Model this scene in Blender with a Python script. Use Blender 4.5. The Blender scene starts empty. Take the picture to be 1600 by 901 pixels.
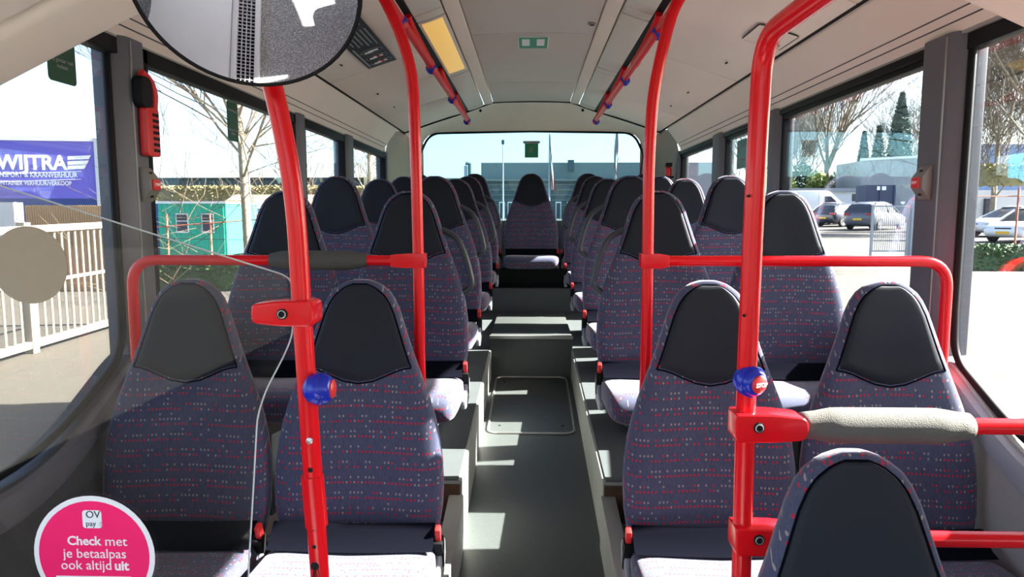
import bpy, bmesh, math, random
from mathutils import Vector, Matrix, Quaternion

scene = bpy.context.scene
col = scene.collection
R = math.radians
PI = math.pi

# ----------------------------------------------------------------- camera
CAM = Vector((-0.01, 0.0, 1.27))
cd = bpy.data.cameras.new('camera')
cd.sensor_width = 36.0
cd.lens = 1067.0 / 1600.0 * 36.0
cd.clip_start = 0.02
cd.clip_end = 900
cam = bpy.data.objects.new('camera', cd)
col.objects.link(cam)
cam.location = CAM
cam.rotation_euler = (R(90 - 6.15), 0, R(1.5))
scene.camera = cam
CROT = cam.rotation_euler.to_matrix()

# ----------------------------------------------------------------- sky, sun, exposure
SUN_DIR = Vector((1.0, 0.135, 0.66)).normalized()
world = bpy.data.worlds.new('sky')
scene.world = world
world.use_nodes = True
wn = world.node_tree
wn.nodes.clear()
wo = wn.nodes.new('ShaderNodeOutputWorld')
wb = wn.nodes.new('ShaderNodeBackground')
ws = wn.nodes.new('ShaderNodeTexSky')
ws.sky_type = 'NISHITA'
ws.sun_disc = False
ws.sun_elevation = math.asin(SUN_DIR.z)
ws.sun_rotation = math.atan2(SUN_DIR.x, SUN_DIR.y)
ws.air_density = 0.9
ws.dust_density = 2.2
ws.ozone_density = 1.0
wb.inputs['Strength'].default_value = 0.25
wn.links.new(ws.outputs['Color'], wb.inputs['Color'])
wn.links.new(wb.outputs['Background'], wo.inputs['Surface'])
sl = bpy.data.lights.new('sun', 'SUN')
sl.energy = 22.0
sl.angle = R(0.6)
sl.color = (1.0, 0.95, 0.87)
so = bpy.data.objects.new('sun', sl)
col.objects.link(so)
so.rotation_euler = SUN_DIR.to_track_quat('Z', 'Y').to_euler()
so.location = (30, 12, 30)

scene.view_settings.view_transform = 'Standard'
scene.view_settings.look = 'None'
scene.view_settings.gamma = 1.0
scene.view_settings.use_curve_mapping = False
scene.view_settings.exposure = 1.6
scene.cycles.max_bounces = 12
scene.cycles.diffuse_bounces = 6
scene.cycles.glossy_bounces = 5
scene.cycles.transparent_max_bounces = 20
scene.cycles.sample_clamp_indirect = 6.0
scene.cycles.use_denoising = True


# ----------------------------------------------------------------- helpers
def ray(px, py):
    d = CROT @ Vector(((px - 800) / 1067.0, -(py - 450.5) / 1067.0, -1.0))
    return d


def at(px, py, Y):
    """the point at distance Y down the bus that the photograph shows at this pixel"""
    d = ray(px, py)
    return CAM + d * ((Y - CAM.y) / d.y)


def s2l(c):
    c /= 255.0
    return c / 12.92 if c <= 0.04045 else ((c + 0.055) / 1.055) ** 2.4


def rgb(r, g, b):
    return (s2l(r), s2l(g), s2l(b), 1.0)


def mat(name, color, rough=0.5, metal=0.0, coat=0.0, noise=0.0, nscale=20.0, bump=0.0, bscale=200.0, spec=0.5,
        emit=None, estr=0.0):
    m = bpy.data.materials.new(name)
    m.use_nodes = True
    nt = m.node_tree
    b = nt.nodes['Principled BSDF']
    b.inputs['Base Color'].default_value = color
    b.inputs['Roughness'].default_value = rough
    b.inputs['Metallic'].default_value = metal
    b.inputs['Coat Weight'].default_value = coat
    b.inputs['Coat Roughness'].default_value = 0.06
    b.inputs['Specular IOR Level'].default_value = spec
    if emit:
        b.inputs['Emission Color'].default_value = emit
        b.inputs['Emission Strength'].default_value = estr
    tc = nt.nodes.new('ShaderNodeTexCoord')
    if noise > 0:
        n = nt.nodes.new('ShaderNodeTexNoise')
        n.inputs['Scale'].default_value = nscale
        n.inputs['Detail'].default_value = 6
        nt.links.new(tc.outputs['Object'], n.inputs['Vector'])
        mx = nt.nodes.new('ShaderNodeMix')
        mx.data_type = 'RGBA'
        mx.inputs[6].default_value = [c * (1 - noise) for c in color[:3]] + [1]
        mx.inputs[7].default_value = [min(1, c * (1 + noise)) for c in color[:3]] + [1]
        nt.links.new(n.outputs['Fac'], mx.inputs[0])
        nt.links.new(mx.outputs[2], b.inputs['Base Color'])
    if bump > 0:
        n2 = nt.nodes.new('ShaderNodeTexNoise')
        n2.inputs['Scale'].default_value = bscale
        n2.inputs['Detail'].default_value = 3
        nt.links.new(tc.outputs['Object'], n2.inputs['Vector'])
        bp = nt.nodes.new('ShaderNodeBump')
        bp.inputs['Strength'].default_value = bump
        bp.inputs['Distance'].default_value = 0.002
        nt.links.new(n2.outputs['Fac'], bp.inputs['Height'])
        nt.links.new(bp.outputs['Normal'], b.inputs['Normal'])
    return m


def glass_mat(name, tint, refl=1.0, haze=0.0, hazecol=(0.5, 0.48, 0.45, 1)):
    m = bpy.data.materials.new(name)
    m.use_nodes = True
    nt = m.node_tree
    nt.nodes.clear()
    out = nt.nodes.new('ShaderNodeOutputMaterial')
    tr = nt.nodes.new('ShaderNodeBsdfTransparent')
    tr.inputs['Color'].default_value = tint
    gl = nt.nodes.new('ShaderNodeBsdfGlossy')
    gl.inputs['Roughness'].default_value = 0.0
    fr = nt.nodes.new('ShaderNodeFresnel')
    fr.inputs['IOR'].default_value = 1.45
    mu = nt.nodes.new('ShaderNodeMath')
    mu.operation = 'MULTIPLY'
    mu.inputs[1].default_value = refl
    mx = nt.nodes.new('ShaderNodeMixShader')
    nt.links.new(fr.outputs['Fac'], mu.inputs[0])
    nt.links.new(mu.outputs['Value'], mx.inputs['Fac'])
    base = tr
    if haze > 0:
        df = nt.nodes.new('ShaderNodeBsdfTranslucent')
        df.inputs['Color'].default_value = hazecol
        mh = nt.nodes.new('ShaderNodeMixShader')
        mh.inputs['Fac'].default_value = haze
        nt.links.new(tr.outputs[0], mh.inputs[1])
        nt.links.new(df.outputs[0], mh.inputs[2])
        base = mh
    nt.links.new(base.outputs[0], mx.inputs[1])
    nt.links.new(gl.outputs[0], mx.inputs[2])
    nt.links.new(mx.outputs[0], out.inputs['Surface'])
    return m


def fabric_mat():
    m = bpy.data.materials.new('seat_fabric')
    m.use_nodes = True
    nt = m.node_tree
    L = nt.links.new
    N = nt.nodes.new
    b = nt.nodes['Principled BSDF']
    b.inputs['Roughness'].default_value = 0.9
    b.inputs['Specular IOR Level'].default_value = 0.25
    b.inputs['Sheen Weight'].default_value = 0.25
    b.inputs['Sheen Roughness'].default_value = 0.4

    def math_(op, a=None, c=None):
        n = N('ShaderNodeMath')
        n.operation = op
        for i, x in enumerate((a, c)):
            if x is None:
                continue
            if isinstance(x, (int, float)):
                n.inputs[i].default_value = x
            else:
                L(x, n.inputs[i])
        return n.outputs[0]

    tc = N('ShaderNodeTexCoord')
    oi = N('ShaderNodeObjectInfo')
    sp = N('ShaderNodeSeparateXYZ')
    L(tc.outputs['Object'], sp.inputs[0])
    off = math_('MULTIPLY', oi.outputs['Random'], 3.7)
    u = math_('DIVIDE', math_('ADD', sp.outputs[0], math_('ADD', off, 5.0)), 0.0102)
    wv = math_('SUBTRACT', sp.outputs[2], sp.outputs[1])
    v = math_('DIVIDE', math_('ADD', wv, math_('ADD', off, 5.0)), 0.0118)
    cu, cv = math_('FLOOR', u), math_('FLOOR', v)
    fu, fv = math_('SUBTRACT', math_('FRACT', u), 0.5), math_('SUBTRACT', math_('FRACT', v), 0.5)
    d = math_('SQRT', math_('ADD', math_('MULTIPLY', fu, fu), math_('MULTIPLY', fv, fv)))
    dot = math_('LESS_THAN', d, 0.235)
    row = math_('MODULO', cv, 3.0)
    cell = N('ShaderNodeCombineXYZ')
    L(cu, cell.inputs[0])
    L(cv, cell.inputs[1])
    wn1 = N('ShaderNodeTexWhiteNoise')
    wn1.noise_dimensions = '2D'
    L(cell.outputs[0], wn1.inputs['Vector'])
    wn2 = N('ShaderNodeTexWhiteNoise')
    wn2.noise_dimensions = '3D'
    cell2 = N('ShaderNodeCombineXYZ')
    L(cu, cell2.inputs[0])
    L(cv, cell2.inputs[1])
    cell2.inputs[2].default_value = 7.0
    L(cell2.outputs[0], wn2.inputs['Vector'])
    nz = N('ShaderNodeTexNoise')
    nz.inputs['Scale'].default_value = 0.21
    nz.inputs['Detail'].default_value = 1
    L(cell.outputs[0], nz.inputs['Vector'])
    is0 = math_('LESS_THAN', row, 0.5)
    is2 = math_('GREATER_THAN', row, 1.5)
    # share of cells with a dot: full rows, then sparser ones
    prob = math_('ADD', math_('MULTIPLY', is0, 0.24), math_('SUBTRACT', 0.58, math_('MULTIPLY', is2, 0.55)))
    prob = math_('ADD', prob, math_('MULTIPLY', math_('SUBTRACT', nz.outputs['Fac'], 0.5), 0.7))
    present = math_('LESS_THAN', wn1.outputs['Value'], prob)
    mask = math_('MULTIPLY', dot, present)
    redrow = math_('SUBTRACT', math_('MULTIPLY', is0, 0.60), -0.22)
    isred = math_('LESS_THAN', wn2.outputs['Value'], redrow)
    lightmix = N('ShaderNodeMix')
    lightmix.data_type = 'RGBA'
    lightmix.inputs[6].default_value = rgb(146, 124, 104)
    lightmix.inputs[7].default_value = rgb(118, 122, 138)
    L(wn1.outputs['Color'], lightmix.inputs[0]) if False else L(nz.outputs['Fac'], lightmix.inputs[0])
    dc = N('ShaderNodeMix')
    dc.data_type = 'RGBA'
    L(isred, dc.inputs[0])
    L(lightmix.outputs[2], dc.inputs[6])
    dc.inputs[7].default_value = rgb(176, 24, 44)
    # woven ground: fine upright threads
    mp = N('ShaderNodeMapping')
    mp.inputs['Scale'].default_value = (420, 420, 45)
    L(tc.outputs['Object'], mp.inputs['Vector'])
    th = N('ShaderNodeTexNoise')
    th.inputs['Scale'].default_value = 1.0
    th.inputs['Detail'].default_value = 2
    L(mp.outputs['Vector'], th.inputs['Vector'])
    gr = N('ShaderNodeMix')
    gr.data_type = 'RGBA'
    gr.inputs[6].default_value = rgb(46, 50, 71)
    gr.inputs[7].default_value = rgb(79, 82, 105)
    L(th.outputs['Fac'], gr.inputs[0])
    fin = N('ShaderNodeMix')
    fin.data_type = 'RGBA'
    L(mask, fin.inputs[0])
    L(gr.outputs[2], fin.inputs[6])
    L(dc.outputs[2], fin.inputs[7])
    L(fin.outputs[2], b.inputs['Base Color'])
    bp = N('ShaderNodeBump')
    bp.inputs['Strength'].default_value = 0.25
    bp.inputs['Distance'].default_value = 0.001
    L(th.outputs['Fac'], bp.inputs['Height'])
    L(bp.outputs['Normal'], b.inputs['Normal'])
    return m


def speckle_mat(name, base, fleck, scale, thr, rough=0.55, noise=0.15):
    m = mat(name, base, rough, noise=noise, nscale=3.0)
    nt = m.node_tree
    b = nt.nodes['Principled BSDF']
    src = b.inputs['Base Color'].links[0].from_socket
    tc = nt.nodes.new('ShaderNodeTexCoord')
    vo = nt.nodes.new('ShaderNodeTexVoronoi')
    vo.inputs['Scale'].default_value = scale
    nt.links.new(tc.outputs['Object'], vo.inputs['Vector'])
    lt = nt.nodes.new('ShaderNodeMath')
    lt.operation = 'LESS_THAN'
    lt.inputs[1].default_value = thr
    nt.links.new(vo.outputs['Distance'], lt.inputs[0])
    mx = nt.nodes.new('ShaderNodeMix')
    mx.data_type = 'RGBA'
    nt.links.new(lt.outputs[0], mx.inputs[0])
    nt.links.new(src, mx.inputs[6])
    mx.inputs[7].default_value = fleck
    nt.links.new(mx.outputs[2], b.inputs['Base Color'])
    return m


def tag(o, label=None, cat=None, group=None, kind=None):
    if label:
        o['label'] = label
    if cat:
        o['category'] = cat
    if group:
        o['group'] = group
    if kind:
        o['kind'] = kind
    return o


def empty(name, loc=(0, 0, 0), rz=0.0, label=None, cat=None, group=None, kind=None):
    o = bpy.data.objects.new(name, None)
    col.objects.link(o)
    o.location = loc
    o.rotation_euler = (0, 0, rz)
    o.empty_display_size = 0.1
    return tag(o, label, cat, group, kind)


def origin_of(o):
    p = Vector((0, 0, 0))
    while o is not None:
        p += o.location
        o = o.parent
    return p


def copy_tree(o, parent=None):
    c = o.copy()
    col.objects.link(c)
    if parent is not None:
        c.parent = parent
    for ch in list(o.children):
        copy_tree(ch, c)
    return c


class MB:
    def __init__(self):
        self.v = []
        self.f = []

    def add(self, vs, fs):
        n = len(self.v)
        self.v += [Vector(p) for p in vs]
        self.f += [tuple(i + n for i in f) for f in fs]
        return self

    def box(self, c, s, rot=None):
        c = Vector(c)
        hx, hy, hz = s[0] / 2, s[1] / 2, s[2] / 2
        vs = [Vector((x, y, z)) for x in (-hx, hx) for y in (-hy, hy) for z in (-hz, hz)]
        if rot is not None:
            vs = [rot @ p for p in vs]
        vs = [p + c for p in vs]
        fs = [(0, 1, 3, 2), (4, 6, 7, 5), (0, 4, 5, 1), (2, 3, 7, 6), (0, 2, 6, 4), (1, 5, 7, 3)]
        return self.add(vs, fs)

    def bounds(self, x0, x1, y0, y1, z0, z1):
        return self.box(((x0 + x1) / 2, (y0 + y1) / 2, (z0 + z1) / 2), (abs(x1 - x0), abs(y1 - y0), abs(z1 - z0)))

    def tube(self, path, r, n=12, cap=True, closed=False):
        path = [Vector(p) for p in path]
        m = len(path)
        rs = r if isinstance(r, (list, tuple)) else [r] * m
        tans = []
        for i in range(m):
            if closed:
                t = path[(i + 1) % m] - path[i - 1]
            else:
                t = path[min(i + 1, m - 1)] - path[max(i - 1, 0)]
            tans.append(t.normalized())
        ref = Vector((0, 0, 1)) if abs(tans[0].z) < 0.9 else Vector((1, 0, 0))
        u = tans[0].cross(ref).normalized()
        vs, fs = [], []
        for i in range(m):
            if i > 0:
                q = tans[i - 1].rotation_difference(tans[i])
                u = q @ u
            u = (u - tans[i] * u.dot(tans[i])).normalized()
            w = tans[i].cross(u)
            for k in range(n):
                a = 2 * PI * k / n
                vs.append(path[i] + (u * math.cos(a) + w * math.sin(a)) * rs[i])
        for i in range(m if closed else m - 1):
            j = (i + 1) % m
            for k in range(n):
                k2 = (k + 1) % n
                fs.append((i * n + k, i * n + k2, j * n + k2, j * n + k))
        if cap and not closed:
            fs.append(tuple(range(n - 1, -1, -1)))
            fs.append(tuple((m - 1) * n + k for k in range(n)))
        return self.add(vs, fs)

    def loops(self, rings, cap0=True, cap1=True):
        n = len(rings[0])
        vs = [p for r_ in rings for p in r_]
        fs = []
        for i in range(len(rings) - 1):
            for k in range(n):
                k2 = (k + 1) % n
                fs.append((i * n + k, i * n + k2, (i + 1) * n + k2, (i + 1) * n + k))
        if cap0:
            fs.append(tuple(range(n - 1, -1, -1)))
        if cap1:
            b = (len(rings) - 1) * n
            fs.append(tuple(b + k for k in range(n)))
        return self.add(vs, fs)

    def grid(self, rows):
        n = len(rows[0])
        vs = [p for r_ in rows for p in r_]
        fs = []
        for i in range(len(rows) - 1):
            for k in range(n - 1):
                fs.append((i * n + k, i * n + k + 1, (i + 1) * n + k + 1, (i + 1) * n + k))
        return self.add(vs, fs)

    def prism(self, pts, fn, d0, d1):
        """outline pts (a, b) pushed from depth d0 to d1; fn(a, b, d) -> point"""
        r0 = [fn(a, b, d0) for a, b in pts]
        r1 = [fn(a, b, d1) for a, b in pts]
        return self.loops([r0, r1])

    def lathe(self, prof, n=24, M=None):
        """prof: (radius, height) along local z; M places it"""
        M = M or Matrix.Identity(4)
        rings = []
        for (r_, h) in prof:
            rings.append([M @ Vector((r_ * math.cos(2 * PI * k / n), r_ * math.sin(2 * PI * k / n), h)) for k in range(n)])
        return self.loops(rings)

    def build(self, name, material, parent=None, bevel=0.0, seg=2, smooth=True, world=True, angle=35, fix=True):
        off = origin_of(parent) if (parent is not None and world) else Vector((0, 0, 0))
        me = bpy.data.meshes.new(name)
        me.from_pydata([tuple(p - off) for p in self.v], [], self.f)
        if bevel > 0 or fix:
            bm = bmesh.new()
            bm.from_mesh(me)
            if fix:
                bmesh.ops.recalc_face_normals(bm, faces=bm.faces)
            if bevel > 0:
                es = [e for e in bm.edges if len(e.link_faces) == 2 and e.calc_face_angle(0) > R(25)]
                bmesh.ops.bevel(bm, geom=es, offset=bevel, segments=seg, profile=0.6, affect='EDGES', clamp_overlap=True)
            bm.to_mesh(me)
            bm.free()
        if smooth:
            me.polygons.foreach_set('use_smooth', [True] * len(me.polygons))
            me.set_sharp_from_angle(angle=R(angle))
        if material is not None:
            me.materials.append(material)
        me.update()
        o = bpy.data.objects.new(name, me)
        col.objects.link(o)
        if parent is not None:
            o.parent = parent
        return o


def fillet(pts, rad, n=6):
    pts = [Vector(p) for p in pts]
    out = [pts[0]]
    for i in range(1, len(pts) - 1):
        r_ = rad[i - 1] if isinstance(rad, (list, tuple)) else rad
        p, a, b = pts[i], pts[i - 1], pts[i + 1]
        da, db = (a - p), (b - p)
        r_ = min(r_, da.length * 0.49, db.length * 0.49)
        p0, p1 = p + da.normalized() * r_, p + db.normalized() * r_
        for k in range(n + 1):
            t = k / n
            out.append(p0 * (1 - t) ** 2 + p * 2 * t * (1 - t) + p1 * t ** 2)
    out.append(pts[-1])
    return out


def rrect(x0, x1, z0, z1, r, n=5):
    pts = []
    for cx, cz, a0 in ((x1 - r, z1 - r, 0), (x0 + r, z1 - r, 90), (x0 + r, z0 + r, 180), (x1 - r, z0 + r, 270)):
        for k in range(n + 1):
            a = R(a0 + 90 * k / n)
            pts.append((cx + r * math.cos(a), cz + r * math.sin(a)))
    return pts


def axis_matrix(loc, direction):
    q = Vector(direction).normalized().to_track_quat('Z', 'Y')
    return Matrix.Translation(Vector(loc)) @ q.to_matrix().to_4x4()


def text(body, size, m, parent, loc, rot, align='CENTER', bold=0.0, world=True, name='lettering', shear=0.0, wide=1.0):
    cu = bpy.data.curves.new(name, 'FONT')
    cu.body = body
    cu.size = size
    cu.align_x = align
    cu.align_y = 'CENTER'
    cu.extrude = 0.0004 * max(1, size / 0.05)
    cu.offset = bold * size
    cu.shear = shear
    cu.resolution_u = 3
    cu.materials.append(m)
    tmp = bpy.data.objects.new(name, cu)
    me = bpy.data.meshes.new_from_object(tmp)
    bpy.data.objects.remove(tmp)
    o = bpy.data.objects.new(name, me)
    col.objects.link(o)
    o.parent = parent
    off = origin_of(parent) if world else Vector((0, 0, 0))
    o.location = Vector(loc) - off
    o.rotation_euler = rot
    o.scale = (wide, 1, 1)
    return o


# ----------------------------------------------------------------- materials
M = {}
M['fabric'] = fabric_mat()
M['leather'] = mat('black_leather', rgb(29, 32, 40), 0.46, bump=0.2, bscale=900, spec=0.16)
M['belt'] = mat('belt_webbing', rgb(13, 14, 21), 0.9, spec=0.0)
M['red'] = mat('red_paint', (0.66, 0.005, 0.010, 1), 0.22, coat=0.12, spec=0.3)
M['redrail'] = mat('red_rail_paint', (0.62, 0.006, 0.010, 1), 0.38, coat=0.0, spec=0.2)
M['redplastic'] = mat('red_plastic', (0.62, 0.02, 0.02, 1), 0.4)
M['blue'] = mat('blue_plastic', (0.008, 0.022, 0.36, 1), 0.25, coat=0.15, spec=0.35)
M['foam'] = mat('grey_foam', rgb(92, 90, 85), 0.85, bump=0.6, bscale=500)
M['darkfoam'] = mat('dark_grey_foam', rgb(70, 69, 65), 0.85, bump=0.6, bscale=500)
M['black'] = mat('black_rubber', rgb(14, 15, 17), 0.6, spec=0.2)
M['hole'] = mat('dark_hole', rgb(8, 8, 8), 0.9)
M['ceiling'] = mat('ceiling_panel', rgb(228, 214, 200), 0.6, noise=0.04, nscale=4)
M['ceilmid'] = mat('ceiling_centre_panel', rgb(200, 190, 180), 0.6, noise=0.05, nscale=5)
M['cream'] = mat('cream_panel', rgb(232, 218, 202), 0.55, noise=0.04, nscale=5)
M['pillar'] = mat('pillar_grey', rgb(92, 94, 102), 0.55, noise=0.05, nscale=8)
M['corner'] = mat('rear_corner_grey', rgb(152, 144, 130), 0.7, noise=0.06, nscale=8)
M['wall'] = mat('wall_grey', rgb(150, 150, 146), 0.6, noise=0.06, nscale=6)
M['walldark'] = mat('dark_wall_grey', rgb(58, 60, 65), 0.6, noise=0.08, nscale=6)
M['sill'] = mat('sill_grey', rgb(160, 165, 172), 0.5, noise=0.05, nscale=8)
M['floor'] = speckle_mat('vinyl_floor', rgb(68, 72, 71), rgb(98, 102, 100), 260, 0.22, rough=0.42)
M['frontfloor'] = speckle_mat('speckled_floor', rgb(128, 130, 132), rgb(235, 235, 235), 150, 0.30, rough=0.5)
M['podium'] = mat('podium_side', rgb(150, 152, 146), 0.6, noise=0.12, nscale=9)
M['podtop'] = mat('podium_vinyl', rgb(74, 79, 80), 0.5, noise=0.12, nscale=12)
M['alu'] = mat('aluminium_trim', rgb(170, 170, 165), 0.4, metal=0.8)
M['steel'] = mat('steel_bolt', rgb(190, 190, 190), 0.3, metal=1.0)
M['shell'] = mat('seat_shell', rgb(70, 71, 76), 0.5)
M['frame'] = mat('seat_frame', rgb(44, 46, 50), 0.45)
M['hinge'] = mat('hinge_plastic', rgb(126, 128, 132), 0.45)
M['white'] = mat('white_print', rgb(238, 238, 238), 0.5)
M['rust'] = mat('brown_edge', rgb(86, 62, 44), 0.8, noise=0.4, nscale=60)
M['glass'] = glass_mat('window_glass', (0.95, 0.97, 0.97, 1), 0.35)
M['rearglass'] = glass_mat('rear_tinted_glass', (0.615, 0.785, 0.82, 1), 0.5)
M['screen'] = glass_mat('screen_glass', (0.90, 0.885, 0.865, 1), 0.6)
M['screenedge'] = mat('polished_edge', rgb(190, 198, 200), 0.25)
M['mirror'] = mat('mirror_silver', (0.93, 0.93, 0.93, 1), 0.015, metal=1.0)
M['pink'] = mat('pink_print', (0.95, 0.02, 0.15, 1), 0.5, spec=0.2)
M['navy'] = mat('navy_print', rgb(28, 28, 60), 0.5)
M['green'] = mat('green_print', rgb(20, 74, 50), 0.45)
M['signgreen'] = mat('exit_green', rgb(30, 140, 95), 0.45)
M['tan'] = mat('tan_backing', rgb(150, 134, 112), 0.6, noise=0.05, nscale=40)
M['poster'] = mat('black_poster', rgb(34, 35, 40), 0.45)
M['postergrey'] = mat('grey_print', rgb(150, 150, 152), 0.5)
M['lampcover'] = mat('lamp_cover', rgb(205, 200, 190), 0.5, noise=0.03, nscale=6)
M['lamplit'] = mat('lit_lamp_cover', rgb(226, 196, 120), 0.5, emit=(1.0, 0.58, 0.14, 1), estr=0.16)
M['stopgrey'] = mat('stop_unit_grey', rgb(118, 116, 110), 0.5)
M['panelgrey'] = mat('light_grey_panel', rgb(222, 222, 222), 0.5, noise=0.06, nscale=7)
# outdoors
M['ground'] = None
M['purple'] = mat('purple_sheet', rgb(104, 96, 196), 0.5)
M['cyan'] = mat('blue_steel', rgb(60, 140, 190), 0.5)
M['dblue'] = mat('dark_blue_steel', rgb(40, 60, 120), 0.5)
M['gatewhite'] = mat('white_gate_paint', rgb(150, 143, 130), 0.5)
M['turq'] = mat('turquoise_cladding', rgb(44, 168, 140), 0.6, noise=0.06, nscale=2)
M['pane'] = mat('dark_pane', rgb(62, 66, 74), 0.15)
M['hall'] = mat('dark_hall_cladding', rgb(74, 92, 94), 0.7, noise=0.05, nscale=1)
M['rearhall'] = mat('grey_green_cladding', rgb(112, 118, 116), 0.7)
M['rearhall2'] = mat('blue_grey_cladding', rgb(66, 78, 84), 0.6)
M['thatch'] = mat('tan_roof', rgb(170, 140, 106), 0.9, noise=0.25, nscale=3)
M['brickwall'] = mat('dull_brown_wall', rgb(110, 104, 100), 0.9, noise=0.15, nscale=3)
M['yellowwall'] = mat('pale_yellow_wall', rgb(206, 204, 160), 0.8)
M['bark'] = mat('pale_bark', rgb(136, 126, 108), 0.9, noise=0.35, nscale=5)
M['twig'] = mat('twig_brown', rgb(92, 80, 64), 0.9)
M['greytwig'] = mat('grey_twig', rgb(120, 124, 120), 0.9)
M['leaf'] = mat('hedge_leaf', rgb(62, 90, 46), 0.6, noise=0.35, nscale=3)
M['drygreen'] = mat('dry_leaf', rgb(128, 122, 84), 0.8, noise=0.3, nscale=2)
M['conifer'] = mat('conifer_needle', rgb(58, 82, 76), 0.8, noise=0.3, nscale=2)
M['greenshrub'] = mat('yellow_green_leaf', rgb(122, 136, 70), 0.7, noise=0.3, nscale=1)
M['rustrail'] = mat('rusty_rail', rgb(176, 106, 84), 0.7)
M['post'] = mat('grey_post', rgb(150, 158, 166), 0.5)
M['greybuild'] = mat('grey_container', rgb(140, 144, 150), 0.6)
M['signbox'] = mat('navy_box', rgb(50, 60, 84), 0.5)
M['whitewall'] = mat('white_wall', rgb(214, 216, 218), 0.7)
M['bluewall'] = mat('blue_white_wall', rgb(140, 170, 214), 0.6, noise=0.2, nscale=0.4)
M['carwhite'] = mat('white_car_paint', rgb(226, 230, 236), 0.25, coat=0.6)
M['cardark'] = mat('dark_car_paint', rgb(44, 50, 62), 0.25, coat=0.6)
M['cargrey'] = mat('grey_car_paint', rgb(92, 96, 106), 0.25, coat=0.6)
M['carsilver'] = mat('silver_car_paint', rgb(176, 182, 192), 0.25, coat=0.6)
M['tyre'] = mat('tyre', rgb(28, 28, 30), 0.8)
M['rim'] = mat('alloy_rim', rgb(150, 152, 158), 0.35, metal=0.6)
M['lamp'] = mat('headlamp', rgb(200, 205, 210), 0.15)
M['tail'] = mat('tail_lamp', rgb(160, 20, 24), 0.2)
M['plate'] = mat('yellow_plate', rgb(226, 178, 40), 0.5)
M['flag'] = mat('flag_cloth', rgb(120, 114, 118), 0.8)
M['flagred'] = mat('flag_red', rgb(118, 84, 82), 0.8)


def ground_mat():
    m = mat('pale_paving', rgb(78, 74, 67), 0.9, noise=0.14, nscale=0.6)
    nt = m.node_tree
    b = nt.nodes['Principled BSDF']
    src = b.inputs['Base Color'].links[0].from_socket
    tc = nt.nodes.new('ShaderNodeTexCoord')
    n = nt.nodes.new('ShaderNodeTexNoise')
    n.inputs['Scale'].default_value = 14
    n.inputs['Detail'].default_value = 8
    nt.links.new(tc.outputs['Object'], n.inputs['Vector'])
    mx = nt.nodes.new('ShaderNodeMix')
    mx.data_type = 'RGBA'
    mx.blend_type = 'MULTIPLY'
    mx.inputs[0].default_value = 0.5
    nt.links.new(src, mx.inputs[6])
    nt.links.new(n.outputs['Color'], mx.inputs[7])
    cr = nt.nodes.new('ShaderNodeValToRGB')
    cr.color_ramp.elements[0].color = (0.55, 0.55, 0.55, 1)
    cr.color_ramp.elements[1].color = (1.35, 1.35, 1.35, 1)
    nt.links.new(n.outputs['Fac'], cr.inputs[0])
    nt.links.new(cr.outputs[0], mx.inputs[7])
    nt.links.new(mx.outputs[2], b.inputs['Base Color'])
    return m


M['ground'] = ground_mat()

# ================================================================= THE BUS SHELL
WX = 1.19            # inner wall face
SILL, WTOP, GTOP = 0.87, 1.77, 1.725
CEND = 5.8           # where the ceiling meets the rear header


def fz(y):           # aisle floor height
    return -0.045 if y < 1.6 else -0.045 + 0.09 * (y - 1.6)


def pz(y):           # seat podium height
    return 0.285 + 0.054 * (y - 2.45)


STEP_Y, STEP_Z = 4.41, 0.481

f = MB()
for y0, y1 in ((1.6, STEP_Y),):
    f.loops([[Vector((x, y, z)) for x, z in ((-0.27, fz(y)), (0.27, fz(y)), (0.27, fz(y) - 0.06), (-0.27, fz(y) - 0.06))]
             for y in (y0, y1)])
floor = f.build('floor', M['floor'], smooth=False)
tag(floor, kind='structure')
f = MB().bounds(-1.19, 1.19, 1.60, 2.45, -0.12, -0.05)
o = f.build('side_footwell', M['floor'], floor, smooth=False)
f = MB().bounds(-0.27, 0.27, STEP_Y, 5.9, 0.0, STEP_Z)
f.build('rear_step', M['floor'], floor, bevel=0.01)
f = MB().bounds(-0.272, 0.272, STEP_Y - 0.006, STEP_Y + 0.03, STEP_Z - 0.018, STEP_Z + 0.003)
f.build('step_edge', M['alu'], floor, bevel=0.002)
f = MB().bounds(-1.18, 1.18, 5.51, 6.2, 0.20, 0.68)
f.build('bench_base', M['podtop'], floor, bevel=0.01)
MB().bounds(-1.18, 1.18, 5.60, 6.2, 0.66, 0.838).build('under_bench_shade_block', M['black'], floor)  # black block: shade in the gap under the bench cushions, put in as colour
# floor hatch
hy0, hy1 = 3.49, 4.40
hm = MB()


def on_floor(a, b, d):
    return Vector((a, b, fz(b) + d))


hm.prism(rrect(-0.23, 0.23, hy0, hy1, 0.055), on_floor, 0.0, 0.004)
hatch = hm.build('floor_hatch', M['floor'], floor)
hr = MB()
hr.tube([on_floor(a, b, 0.004) for a, b in rrect(-0.23, 0.23, hy0, hy1, 0.055)], 0.0065, 6, closed=True)
hr.build('hatch_rim', M['alu'], hatch)
hr = MB()
for sx in (-0.17, 0.17):
    for yy in (hy0 + 0.1, hy1 - 0.1):
        hr.lathe([(0.006, 0), (0.006, 0.004), (0.001, 0.005)], 10, Matrix.Translation((sx, yy, fz(yy) + 0.003)))
hr.build('hatch_bolts', M['hole'], hatch)

f = MB().bounds(-1.19, 1.19, -1.3, 1.60, -0.10, -0.05)
ff = f.build('floor', M['frontfloor'], smooth=False)
tag(ff, kind='structure')

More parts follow.
